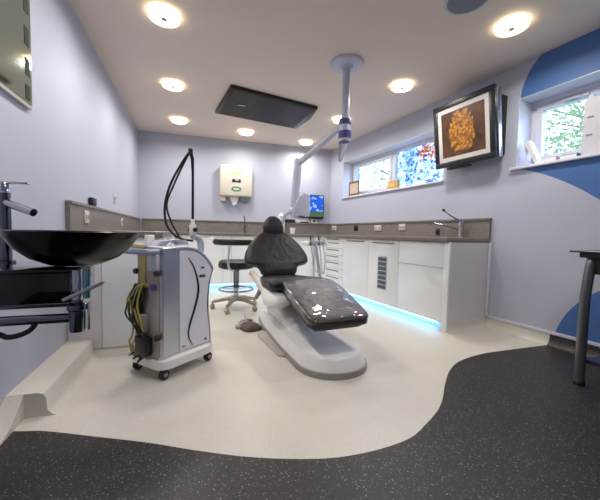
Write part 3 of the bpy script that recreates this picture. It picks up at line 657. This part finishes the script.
m = MB(FR); m.prism([(-.92, 0), (-.69, 0), (-.69, .445), (-.715, .445), (-.715, .475), (-.75, .475), (-.75, .45), (-.92, .45)], lambda u, v, k: (u, -.112+k*.075, ZS+v), .003, 1); m.build('casing', M['white_trim'], t)
for z in (.16, .30):
    m = MB(FR); m.box(-.755, -.715, -.038, -.033, ZS+z, ZS+z+.012, .001); m.build('slot', M['grey_plastic'], t)

# ------------------------------------------------------------------ left wall mirror
def mirrormat():
    m = mat('green_tinted_mirror', (184, 198, 184), .06, 1); return m
t = thing('wall_mirror', 'green tinted mirror with etched squares on the left wall', 'mirror', (XL, 1.7, 1.57))
MB().box(XL, XL+.02, 1.25, 2.10, 1.545, 2.47, .003).build('backing', M['cream_plastic'], t)
MB().box(XL+.02, XL+.024, 1.25, 2.085, 1.565, 2.465).build('mirror_glass', mirrormat(), t)
for z0, z1 in ((1.575, 1.65), (1.70, 1.785), (1.85, 1.94), (2.015, 2.09), (2.16, 2.24)):
    MB().box(XL+.0235, XL+.0255, 2.015, 2.062, z0, z1).build('etched_square', bpy.data.materials.get('etched_green') or mat('etched_green', (34, 58, 44), .6, spec=.1), t)

# ------------------------------------------------------------------ basin corner
t = thing('vanity_shelf', 'black gloss wall shelf carrying the dark glass basin', 'shelf', (XL, 1.4, .66))
MB().box(XL, -.372, 1.2, 1.47, .672, .772, .004).build('box', M['black_gloss'], t)
MB().box(XL, -.36, 1.19, 1.48, .772, .785, .003).build('top_glass', M['black_gloss'], t)
MB().tube([(XL, 1.3, .655), (-.40, 1.3, .655)], .016, 12).build('support_rail', M['darkchrome'], t)
t = thing('vessel_basin', 'wide shallow black glass basin on the left wall shelf', 'basin', (-.386, 1.305, .785)); bc = (-.386, 1.305, 0)
MB().lathe([(0, .787), (.042, .787), (.08, .792), (.13, .814), (.170, .850), (.194, .888), (.2, .905), (.195, .908), (.187, .890), (.162, .857), (.125, .824), (.075, .80), (.03, .796), (0, .796)], bc, 56).build('bowl', M['basin'], t)
MB().lathe([(0, .797), (.03, .797), (.03, .802), (.02, .805), (0, .805)], bc, 24).build('plug', M['chrome'], t)
MB().lathe([(.046, .785), (.046, .79), (.042, .792), (0, .792)], bc, 24).build('collar', M['chrome'], t)
t = thing('basin_tap', 'tall chrome mixer tap behind the dark basin', 'tap', (-.66, 1.49, .785)); tx, ty = -.668, 1.485
MB().lathe([(.03, .785), (.03, .79), (.02, .793), (.02, 1.045), (0, 1.045)], (tx, ty, 0), 28).build('column', M['darkchrome'], t)
MB().lathe([(.021, 1.047), (.021, 1.078), (.018, 1.082), (0, 1.082)], (tx, ty, 0), 28).build('head', M['chrome'], t)
MB().tube([(tx, ty, 1.012), (tx+.112, ty-.055, .972)], .015, 16).build('spout', M['chrome'], t)
MB().box(tx-.01, tx+.078, ty-.012, ty+.012, 1.08, 1.087, .002).build('lever', M['chrome'], t)
t = thing('bottle_trap', 'chrome bottle trap and waste pipes under the black shelf', 'trap', (-.36, 1.19, .56))
MB().tube([(-.345, 1.165, .785), (-.345, 1.165, .68)], .014, 14).build('waste_pipe', M['chrome'], t)
MB().tube([(-.315, 1.16, .785), (-.317, 1.16, .695)], .010, 14).build('overflow_pipe', mat('chrome_cyan_reflection', (120, 170, 185), .15, 1), t)  # cyan reflection on this chrome pipe is put into its base colour
MB().lathe([(0, .588), (.02, .588), (.023, .595), (.023, .655), (.028, .66), (.028, .676), (.017, .682), (.017, .69), (0, .69)], (-.345, 1.165, 0), 24).build('trap_cup', M['darkchrome'], t)
MB().tube([(XL+.0, 1.175, .632), (-.345, 1.1655, .632)], .015, 14).build('outlet_pipe', M['darkchrome'], t)
MB().tube(smooth_path([(XL+.0, 1.185, .61), (-.58, 1.17, .60), (-.52, 1.16, .585), (-.47, 1.16, .6), (-.45, 1.165, .63)]), .008, 10).build('flexible_hose', M['cable'], t)
MB().box(-.317, -.309, 1.16, 1.172, .59, .68, .003).build('clip', M['chrome'], t)
t = thing('towel_bar', 'slanted silver bar on the front of the basin shelf', 'towel rail', (-.34, 1.14, .70))
m = MB(); m.prism([(-.365, .694), (-.262, .744), (-.254, .753), (-.266, .754), (-.368, .704)], lambda u, v, k: (u, 1.105+k*.007, v), .002, 1); m.build('bar', M['chrome'], t)
MB().tube([(-.33, 1.11, .716), (-.345, 1.14, .716)], .006, 10).build('stub', M['chrome'], t)

# ------------------------------------------------------------------ laser cart
t = thing('laser_cart', 'white and silver dental laser cart with S-shaped groove in front of the basin', 'medical cart', (-.112, 2.262, 0), .70); F = local(t)
side = [(-.20, .13), (-.20, .815), (-.03, .815), (.06, .80), (.125, .765), (.175, .715), (.20, .675), (.20, .655), (.18, .60), (.165, .52), (.16, .44), (.165, .36), (.178, .26), (.188, .13)]
side = [(p.x, p.y) for p in smooth_path([(a, b, 0) for a, b in side[2:]], 4)]
outline = [(-.20, .13), (-.20, .815)]+side
MB(F).prism(outline, lambda u, v, k: (u, -.15+k*.245, v), .012, 2).build('body', M['steel'], t)
pn = [(-.078, .15), (-.078, .79)]+[(u*.97-.012, v-.022) for u, v in side if v > .16]+[(.165, .15)]
MB(F).prism(pn, lambda u, v, k: (u, -.159+k*.012, v), .003, 1).build('side_panel', mat('cart_panel', (232, 230, 240), .3), t)
MB(F).prism([(u, v) for u, v in [(-.196, .15), (-.196, .80), (-.083, .80), (-.083, .15)]], lambda u, v, k: (u, -.157+k*.01, v), .003, 1).build('front_strip', M['steel'], t)
ss = smooth_path([(-.015, -.161, .745), (.03, -.161, .68), (.062, -.161, .58), (.064, -.161, .50), (.03, -.161, .39), (-.005, -.161, .30), (-.012, -.161, .23), (.02, -.161, .165)], 6)
MB(F).tube(ss, [.002+.0055*math.sin(PI*i/(len(ss)-1)) for i in range(len(ss))], 8).build('groove', M['black_plastic'], t)
rim = [(u*.985-.004, -.157, v-.008) for u, v in side]
MB(F).tube([(-.2, -.157, .81)]+rim, .0055, 8).build('edge_trim', M['chrome'], t)
for (x, z, w, h) in ((.105, .672, .03, .012), (.10, .615, .05, .018), (-.05, .175, .03, .006), (.13, .175, .02, .014)):
    MB(F).box(x-w/2, x+w/2, -.1615, -.158, z-h/2, z+h/2, .001).build('badge', M['darkchrome'], t)
MB(F).loft([((0, 0, .055), (.19, 0, 0), (0, .15, 0)), ((0, 0, .07), (.222, 0, 0), (0, .175, 0)), ((0, 0, .12), (.222, 0, 0), (0, .175, 0)), ((0, 0, .137), (.20, 0, 0), (0, .158, 0))], 40, 6).build('base', M['white_plastic'], t)
for x in (-.175, .175):
    for y in (-.135, .135):
        q = MB(F).lathe([(0, -.016), (.026, -.016), (.032, -.01), (.032, .01), (.026, .016), (0, .016)], (x, y, .032), 24, 'y').build('caster', M['rubber'], t)
        MB(F).lathe([(0, -.019), (.013, -.019), (.013, .019), (0, .019)], (x, y, .032), 16, 'y').build('hub', M['grey_plastic'], q)
MB(F).box(-.212, -.198, -.13, .075, .14, .80, .004).build('rear_panel', mat('cart_rear', (168, 162, 156), .45), t)
MB(F).box(-.222, -.21, -.02, .055, .55, .77, .006).build('filter_plate', mat('brass_plate', (178, 158, 112), .4, .4), t)
MB(F).box(-.226, -.2, -.14, -.05, .67, .775, .006).build('connector_block', M['lightgrey'], t)
for y, z in ((-.135, .66), (.07, .66), (-.135, .27)):
    MB(F).lathe([(0, -.235), (.016, -.235), (.018, -.228), (.018, -.212), (0, -.212)], (0, y, z), 18, 'x').build('knob', M['black_plastic'], t)
MB(F).lathe([(0, -.232), (.02, -.232), (.02, -.21), (0, -.21)], (0, -.1, .575), 18, 'x').build('hose_port', M['purple'], t)
m = MB(F); m.tube([(-.20, -.13, .785), (-.26, -.10, .785), (-.265, .10, .785)], .018, 14); m.build('push_handle', mat('handle_blue_grey', (150, 160, 178), .35), t)
MB(F).box(-.277, -.254, -.11, .125, .768, .805, .01).build('handle_grip', mat('grip_blue_grey', (140, 150, 170), .35), t)
MB(F).box(-.24, -.19, .02, .1, .80, .83, .008).build('key_switch', mat('straw_block', (190, 176, 130), .4), t)
MB(F).box(-.15, -.10, .06, .10, .81, .885, .006).build('fibre_holder', M['white_plastic'], t)
MB(F).loft([((-.10, .05, .815), (.05, 0, 0), (0, .04, 0)), ((-.05, .05, .85), (.06, 0, 0), (0, .05, 0)), ((.06, .05, .855), (.06, 0, 0), (0, .05, 0)), ((.1, .05, .82), (.05, 0, 0), (0, .05, 0))], 16, 2.4).build('top_hump', M['lightgrey'], t)
# hoses hanging on the rear
rn = random.Random(5)
for k in range(4):
    a = -.06+.03*k; w = rn.uniform(-.03, .03)
    MB(F).tube(smooth_path([(-.225, -.06+.02*k, .575), (-.25, a+.02, .59-.01*k), (-.262, a+.05+w, .46), (-.258, a+.02, .34), (-.25, a+w+.02, .25), (-.258, a+.06, .16+.02*k), (-.24, a+.04, .13), (-.222, a, .22)]), .006, 8).build('yellow_hose', M['yellow'], t)
for k in range(3):
    a = -.07+.04*k; w = rn.uniform(-.04, .04)
    MB(F).tube(smooth_path([(-.222, -.04+.03*k, .56), (-.255, a+.05+w, .54), (-.27, a+.10, .40), (-.262, a+w, .30), (-.25, a-.02, .20), (-.27, a+.06, .11+.015*k), (-.232, a+.04, .17)]), .005, 8).build('black_cable', M['cable'], t)
MB(F).lathe([(.05+.012*math.cos(2*PI*k/8), .012*math.sin(2*PI*k/8)) for k in range(8)], (-.24, .02, .52), 28, 'x', True).build('cable_hook', M['rubber'], t)
MB(F).loft([((-.235, .04, .34), (.02, 0, 0), (0, .02, 0)), ((-.238, .04, .38), (.025, 0, 0), (0, .04, 0)), ((-.238, .04, .55), (.022, 0, 0), (0, .035, 0)), ((-.235, .04, .585), (.012, 0, 0), (0, .02, 0))], 16, 2.5).build('foot_switch_pouch', M['rubber'], t)
MB(F).box(-.265, -.212, -.08, .03, .15, .27, .012).build('plug_block', M['black_plastic'], t)
MB(F).box(-.25, -.212, -.04, .05, .29, .40, .01).build('transformer', M['grey_plastic'], t)
# fibre arm on top
ax, ay = .155, .0
n1 = smooth_path([(.192, 0, .70), (.222, 0, .76), (.228, 0, .82), (.205, 0, .862), (ax, ay, .88)])
arm = MB(F).tube(n1, .024, 14).build('arm_neck', M['lightgrey'], t)
MB(F).lathe([(.018, .885), (.024, .895), (.024, .955), (.014, .975), (.012, 1.0), (0, 1.0)], (ax, ay, 0), 20).build('arm_socket', M['white_plastic'], t)
MB(F).lathe([(0, -.03), (.016, -.03), (.016, .03), (0, .03)], (ax, ay, .925), 18, 'y').build('clamp_knob', M['black_plastic'], t)
MB(F).tube([(ax, ay, .985), (ax, ay, 1.33), (ax-.004, ay, 1.42), (ax-.02, ay, 1.47)], [.009, .009, .012, .014], 12).build('pole', M['black_plastic'], t)
MB(F).lathe([(0, .012), (.016, .01), (.016, -.025), (0, -.028)], (ax-.02, ay, 1.478), 14).build('pole_tip', M['black_plastic'], t)
# the hoses fall from the tip in a long loop towards the basin side
Mt = MATS['laser_cart'].inverted()
def PX(*p): return tuple(Mt @ Vector(p))
base = Mt.inverted() @ Vector((ax-.02, ay, 1.475))
for k, d in enumerate((0, .022)):
    pts = [(base.x, base.y, base.z), (base.x-.055+d*.6, base.y, base.z-.085), (base.x-.13+d, base.y, base.z-.24), (base.x-.165+d*.5, base.y, base.z-.38), (base.x-.16+d*1.6, base.y, base.z-.50), (base.x-.12+d*1.5, base.y, base.z-.575), (base.x-.06, base.y, base.z-.615), (base.x+.02, base.y, base.z-.628)]
    MB().tube(smooth_path(pts), .008 if k == 0 else .0065, 10).build('fibre_hose', M['cable'], t)

# ------------------------------------------------------------------ stool
t = thing('operator_stool', 'black dental stool with curved back bar between cart and chair', 'stool', (.505, 3.76, 0), .25); F = local(t)
MB(F).lathe([(0, .485), (.18, .485), (.205, .497), (.212, .53), (.205, .565), (.18, .58), (0, .585)], n=40).build('seat', M['leather'], t)
MB(F).lathe([(.035, .25), (.035, .45), (.06, .485), (0, .485)], n=20).build('gas_column', M['darkchrome'], t)
MB(F).lathe([(.024, .09), (.03, .1), (.03, .28), (0, .28)], n=20).build('stem', M['steel'], t)
MB(F).torus((0, 0, .235), .20, .011, 40).build('foot_ring', mat('ring_chrome', (150, 175, 185), .18, 1), t)
for k in range(3):
    a = k*2.094+.3; MB(F).tube([(.03*math.cos(a), .03*math.sin(a), .235), (.2*math.cos(a), .2*math.sin(a), .235)], .007, 8).build('ring_spoke', M['steel'], t)
for k in range(5):
    a = k*2*PI/5-PI/2-.75; ca, sa = math.cos(a), math.sin(a)
    MB(F).tube([(0, 0, .125), (.12*ca, .12*sa, .12), (.27*ca, .27*sa, .085)], [.032, .026, .018], 12).build('base_arm', M['castermetal'], t)
    q = MB(F).lathe([(0, -.022), (.024, -.022), (.03, -.014), (.03, .014), (.024, .022), (0, .022)], (.275*ca, .275*sa, .03), 18, 'x').build('caster', M['castermetal'], t)
    MB(F).tube([(.275*ca, .275*sa, .05), (.275*ca, .275*sa, .09)], .012, 8).build('stalk', M['castermetal'], q)
bk = smooth_path([(.10+.0, -.22, .80), (-.05, -.24, .80), (-.17, -.2, .80), (-.24, -.1, .80), (-.26, .02, .80)], 6)
MB(F).loft([(p, (0, 0, .034*(.6 if i in (0, len(bk)-1) else 1)), Vector((p.x, p.y, 0)).normalized()*.022) for i, p in enumerate(bk)], 16, 2.6).build('back_bar', M['leather'], t)
MB(F).tube(smooth_path([(-.05, -.06, .475), (-.16, -.2, .5), (-.19, -.235, .6), (-.17, -.215, .76)]), .012, 10).build('back_bracket', M['steel'], t)

# ------------------------------------------------------------------ dental chair
t = thing('dental_chair', 'black upholstered dental chair with plastic wrapped leg rest on white base', 'dental chair', (.86, 2.9, 0), .07); F = local(t)
def outline_base(w, grow=0, y1=.28, y0=-.93):
    pts = [(-.17-grow, y1+grow), (-.215-grow, y0+.9), (-w-grow, y0+.35)]
    arc = [(-(w+grow)*math.cos(a), y0-(.24+grow)*math.sin(a)) for a in [PI*k/18 for k in range(0, 19)]]
    return pts+arc+[(w+grow, y0+.35), (.215+grow, y0+.9), (.17+grow, y1+grow)]
ob = outline_base(.245)
MB(F).prism(ob, lambda u, v, k: (u*(1-.10*k), v*(1-.03*k), .04+k*.085), .022, 3, 1).build('base_cover', M['white_plastic'], t)
MB(F).prism(outline_base(.245, .012), lambda u, v, k: (u, v, k*.04), .004, 1, 1).build('base_skirt', M['grey_plastic'], t)
MB(F).prism([(-.325, -.2), (-.30, -.68), (-.265, -.715), (-.15, -.72), (-.15, -.14), (-.31, -.14)], lambda u, v, k: (u, v, k*.02), .006, 1, 1).build('floor_plate', mat('floor_plate_grey', (176, 168, 160), .45), t)
# raised spine on the base and lift arm
MB(F).loft([((0, -.62, .10), (.12, 0, 0), (0, 0, .005)), ((0, -.52, .12), (.15, 0, 0), (0, 0, .02)), ((0, -.38, .15), (.155, 0, 0), (0, 0, .06)), ((0, -.2, .2), (.155, 0, 0), (0, 0, .1)), ((0, .1, .2), (.15, 0, 0), (0, 0, .1)), ((0, .2, .18), (.12, 0, 0), (0, 0, .07))], 28, 4).build('base_hump', M['white_plastic'], t)
MB(F).loft([((0, .08, .2), (.12, 0, 0), (0, .1, 0)), ((0, -.05, .32), (.12, 0, 0), (0, .1, 0)), ((0, -.12, .43), (.14, 0, 0), (0, .14, 0))], 24, 4).build('lift_arm', M['grey_plastic'], t)
MB(F).loft([((0, .12, .41), (.20, 0, 0), (0, 0, .02)), ((0, 0, .41), (.21, 0, 0), (0, 0, .03)), ((0, -.3, .43), (.20, 0, 0), (0, 0, .03)), ((0, -.42, .46), (.17, 0, 0), (0, 0, .015))], 24, 4).build('seat_frame', M['black_plastic'], t)
# round hinge cover on the near left side
MB(F).loft([((-.12, -.27, .36), (0, .16, .02), (0, 0, .06)), ((-.17, -.27, .362), (0, .185, .03), (.02, 0, .07)), ((-.23, -.27, .365), (0, .18, .03), (.02, 0, .072)), ((-.27, -.27, .365), (0, .15, .025), (.02, 0, .06)), ((-.29, -.27, .365), (0, .09, .015), (.01, 0, .035))], 28, 2.2).build('hinge_cover', M['white_plastic'], t)
ap = smooth_path([(-.235, -.2, .37), (-.25, -.08, .41), (-.275, .02, .47), (-.305, .07, .525), (-.33, .08, .545)])
MB(F).tube(ap, [.042-.014*i/(len(ap)-1) for i in range(len(ap))], 14).build('arm_bracket', mat('bracket_ivory', (222, 216, 206), .35), t)
MB(F).tube([(-.265, -.05, .38), (-.29, .0, .30)], [.022, .018], 12).build('hinge_pin', M['grey_plastic'], t)
def up_sec(c, tang, hw, hh):
    tang = Vector(tang).normalized(); nrm = Vector((1, 0, 0)).cross(tang); return (c, (hw, 0, 0), tuple(nrm*hh))
# seat
sp_ = [(.20, .44, .17, .02), (.16, .445, .21, .045), (.0, .45, .26, .05), (-.2, .465, .272, .052), (-.33, .475, .272, .055), (-.37, .475, .268, .045), (-.39, .474, .25, .02)]
MB(F).loft([up_sec((0, y, z), (0, -1, .06), w, h) for y, z, w, h in sp_], 36, 4.5).build('seat', M['leather'], t)
# leg rest, wrapped
tg = (0, -1, -.23)
def lx(y): return .06*(1-min(1, max(0, (-.36-y)/.68)))
lp = [(-.355, .482, .24, .015), (-.37, .482, .265, .035), (-.42, .475, .272, .045), (-.55, .447, .27, .046), (-.75, .397, .258, .046), (-.95, .347, .246, .046), (-1.03, .326, .24, .046), (-1.065, .317, .225, .038), (-1.078, .314, .20, .018)]
lp = [(y, z+.014*min(1, max(0, (-.42-y)/.6)), w*(.86 if y > -.5 else .9 if y > -.6 else .94), h) for y, z, w, h in lp]
MB(F).loft([up_sec((lx(y), y, z), tg, w, h) for y, z, w, h in lp], 44, 5.5).build('leg_rest', M['leather'], t)
tag_ = MB(F).loft([up_sec((lx(y), y-.002, z+.014), tg, w+.003, h*.75) for y, z, w, h in lp], 44, 5.5).build('plastic_cover', M['wrapped'], t); tag_['label'] = 'clear plastic cover wrapped over the leg rest'
MB(F).loft([up_sec((lx(y), y+.03, z-.035), tg, w-.03, h*.5) for y, z, w, h in lp], 36, 6).build('leg_rest_shell', mat('shell_blue_grey', (70, 78, 92), .25), t)
# backrest: shield outline, leaning away
def bpt(v): return Vector((0, .16+.26*v, .475+.46*v))
bt = Vector((0, .26, .46)).normalized(); bn = Vector((1, 0, 0)).cross(bt)
prof = [(0, .12, .02), (.015, .165, .04), (.08, .19, .055), (.15, .20, .06), (.215, .225, .06), (.245, .30, .06), (.265, .325, .058), (.30, .342, .056), (.40, .345, .054), (.52, .325, .052), (.66, .285, .05), (.80, .225, .046), (.92, .155, .04), (.985, .10, .03), (1.0, .06, .012)]
MB(F).loft([(bpt(v), (w, 0, 0), tuple(bn*h)) for v, w, h in prof], 44, 3.2).build('backrest', M['leather'], t)
for sx in (-1, 1):
    MB(F).tube(smooth_path([tuple(bpt(v)+bn*h + Vector((sx*x, 0, 0))) for v, x, h in ((.86, .07, .0445), (.7, .05, .0495), (.5, .075, .052), (.34, .12, .053), (.2, .15, .055))]), .004, 6).build('backrest_seam', M['leather'], t)
MB(F).loft([(bpt(v)-bn*.05, (w, 0, 0), tuple(bn*h)) for v, w, h in ((.05, .10, .01), (.1, .13, .02), (.5, .16, .02), (.85, .1, .02), (.95, .06, .01))], 24, 4).build('back_shell', M['grey_plastic'], t)
# headrest
hb = Vector((0, .405, .985)); ht = Vector((0, .2, 1)).normalized(); hn = Vector((1, 0, 0)).cross(ht)
hp = [(-.105, .07, .01), (-.098, .095, .03), (-.06, .115, .045), (0, .112, .05), (.05, .095, .045), (.09, .065, .034), (.108, .035, .018), (.112, .015, .006)]
MB(F).loft([(hb+ht*v, (w, 0, 0), tuple(hn*h)) for v, w, h in hp], 32, 2.8).build('headrest', M['leather'], t)
MB(F).box(-.025, .025, .42, .44, .85, 1.02, .006).build('headrest_bar', M['steel'], t)

# foot control
t = thing('foot_control', 'brown foot pedal with chrome bracket on the floor left of the chair', 'foot pedal', (.53, 2.925, 0), .3); F = local(t)
MB(F).loft([((0, 0, 0), (.095, 0, 0), (0, .11, 0)), ((0, 0, .02), (.095, 0, 0), (0, .11, 0)), ((0, 0, .045), (.07, 0, 0), (0, .095, 0)), ((0, 0, .06), (.04, 0, 0), (0, .06, 0))], 24, 3).build('pedal', M['pedal'], t)
MB(F).tube(smooth_path([(-.08, .10, .02), (-.05, .12, .05), (.02, .11, .06), (.07, .09, .05)]), .012, 10).build('bracket', M['steel'], t)
MB(F).lathe([(0, 0), (.035, 0), (.035, .025), (.02, .035), (0, .035)], (-.085, .07, 0), 18).build('button', M['grey_plastic'], t)
MB(F).tube([(.0, .08, .05), (.0, .13, .11)], .009, 8).build('stud', M['steel'], t)

# instrument unit behind the chair
t = thing('instrument_unit', 'white instrument console with hanging handpieces right of the backrest', 'instrument unit', (1.43, 3.5, 0), .1); F = local(t)
MB(F).loft([((0, 0, 0), (.15, 0, 0), (0, .13, 0)), ((0, 0, .03), (.15, 0, 0), (0, .13, 0)), ((0, 0, .05), (.12, 0, 0), (0, .1, 0))], 28, 4).build('foot', M['white_plastic'], t)
MB(F).tube([(.09, 0, .04), (.08, 0, .2), (-.02, 0, .78)], [.03, .024, .02], 16).build('column', M['steel'], t)
MB(F).box(-.16, .10, -.09, .11, .77, .82, .015).build('console', M['white_plastic'], t)
MB(F).box(-.16, .06, -.11, -.085, .80, .84, .006).build('holder_bar', M['lightgrey'], t)
for k in range(4):
    x = -.14+.055*k; q = MB(F).tube([(x, -.105, .78), (x, -.10, .83), (x+.005, -.085, .885)], [.009, .011, .007], 12).build('handpiece', M['steel' if k % 2 else 'black_plastic'], t)
    MB(F).tube(smooth_path([(x, -.105, .785), (x+.02, -.12, .66), (x+.06-.01*k, -.10, .50), (.05, -.06, .44), (.05, -.03, .50)]), .0065, 8).build('hose', M['lightgrey' if k % 2 else 'steel'], q)

# ------------------------------------------------------------------ dark desk on the right
t = thing('dark_desk', 'dark desk with tubular metal leg at the right edge', 'desk', (2.45, 1.1, 0), -.1); F = FW
MB().prism([(2.282, 1.325), (2.34, .62), (3.08, .66), (3.0, 1.42)], lambda u, v, k: (u, v, .832+k*.012), .003, 1).build('desktop', M['table'], t)
MB().prism([(2.312, 1.285), (2.365, .68), (2.98, .72), (2.92, 1.35)], lambda u, v, k: (u, v, .80+k*.032), .004, 1).build('apron', M['table'], t)
MB().prism([(2.35, 1.255), (2.395, .80), (2.75, .83), (2.72, 1.30)], lambda u, v, k: (u, v, .70+k*.1), .006, 1).build('drawer_box', M['black_plastic'], t)
for (x, y, dx) in ((2.318, 1.245, .03), (2.40, .70, .03), (2.93, 1.27, -.02), (2.95, .72, -.02)):
    q = MB().tube(smooth_path([(x, y, .0), (x, y, .3), (x+.004, y, .55), (x+dx, y, .72), (x+dx*1.7, y, .80)]), .027, 18).build('leg', M['tableleg'], t)
    MB().lathe([(0, 0), (.03, 0), (.03, .02), (.027, .024), (0, .024)], (x, y, 0), 18).build('foot_cap', M['black_plastic'], q)
MB().prism([(2.345, 1.235), (2.40, .74), (2.93, .76), (2.90, 1.255)], lambda u, v, k: (u, v, .135+k*.03), .004, 1).build('lower_shelf', mat('navy_shelf', (34, 44, 78), .4), t)

# ------------------------------------------------------------------ light, world, camera
w = bpy.data.worlds.new('sky'); S.world = w; w.use_nodes = True
bg = w.node_tree.nodes['Background']; bg.inputs[0].default_value = lin((168, 194, 255)); bg.inputs[1].default_value = 9.5
fw = Vector((math.sin(YAW)*math.cos(PITCH), math.cos(YAW)*math.cos(PITCH), -math.sin(PITCH)))
r = Vector((math.cos(YAW), -math.sin(YAW), 0)); u = r.cross(fw)
r2 = r*math.cos(ROLL)+u*math.sin(ROLL); u2 = -r*math.sin(ROLL)+u*math.cos(ROLL)
cam = bpy.data.cameras.new('camera'); co = bpy.data.objects.new('camera', cam); COL.objects.link(co)
R = Matrix((r2, u2, -fw)).transposed().to_4x4(); co.matrix_world = Matrix.Translation((0, 0, CAMH)) @ R
cam.sensor_fit = 'HORIZONTAL'; cam.sensor_width = 36; cam.lens = F_PX/600*36; cam.clip_start = .05
S.camera = co
vs_ = S.view_settings; vs_.view_transform = 'Standard'; vs_.look = 'None'; vs_.gamma = 1; vs_.use_curve_mapping = False; vs_.exposure = .18
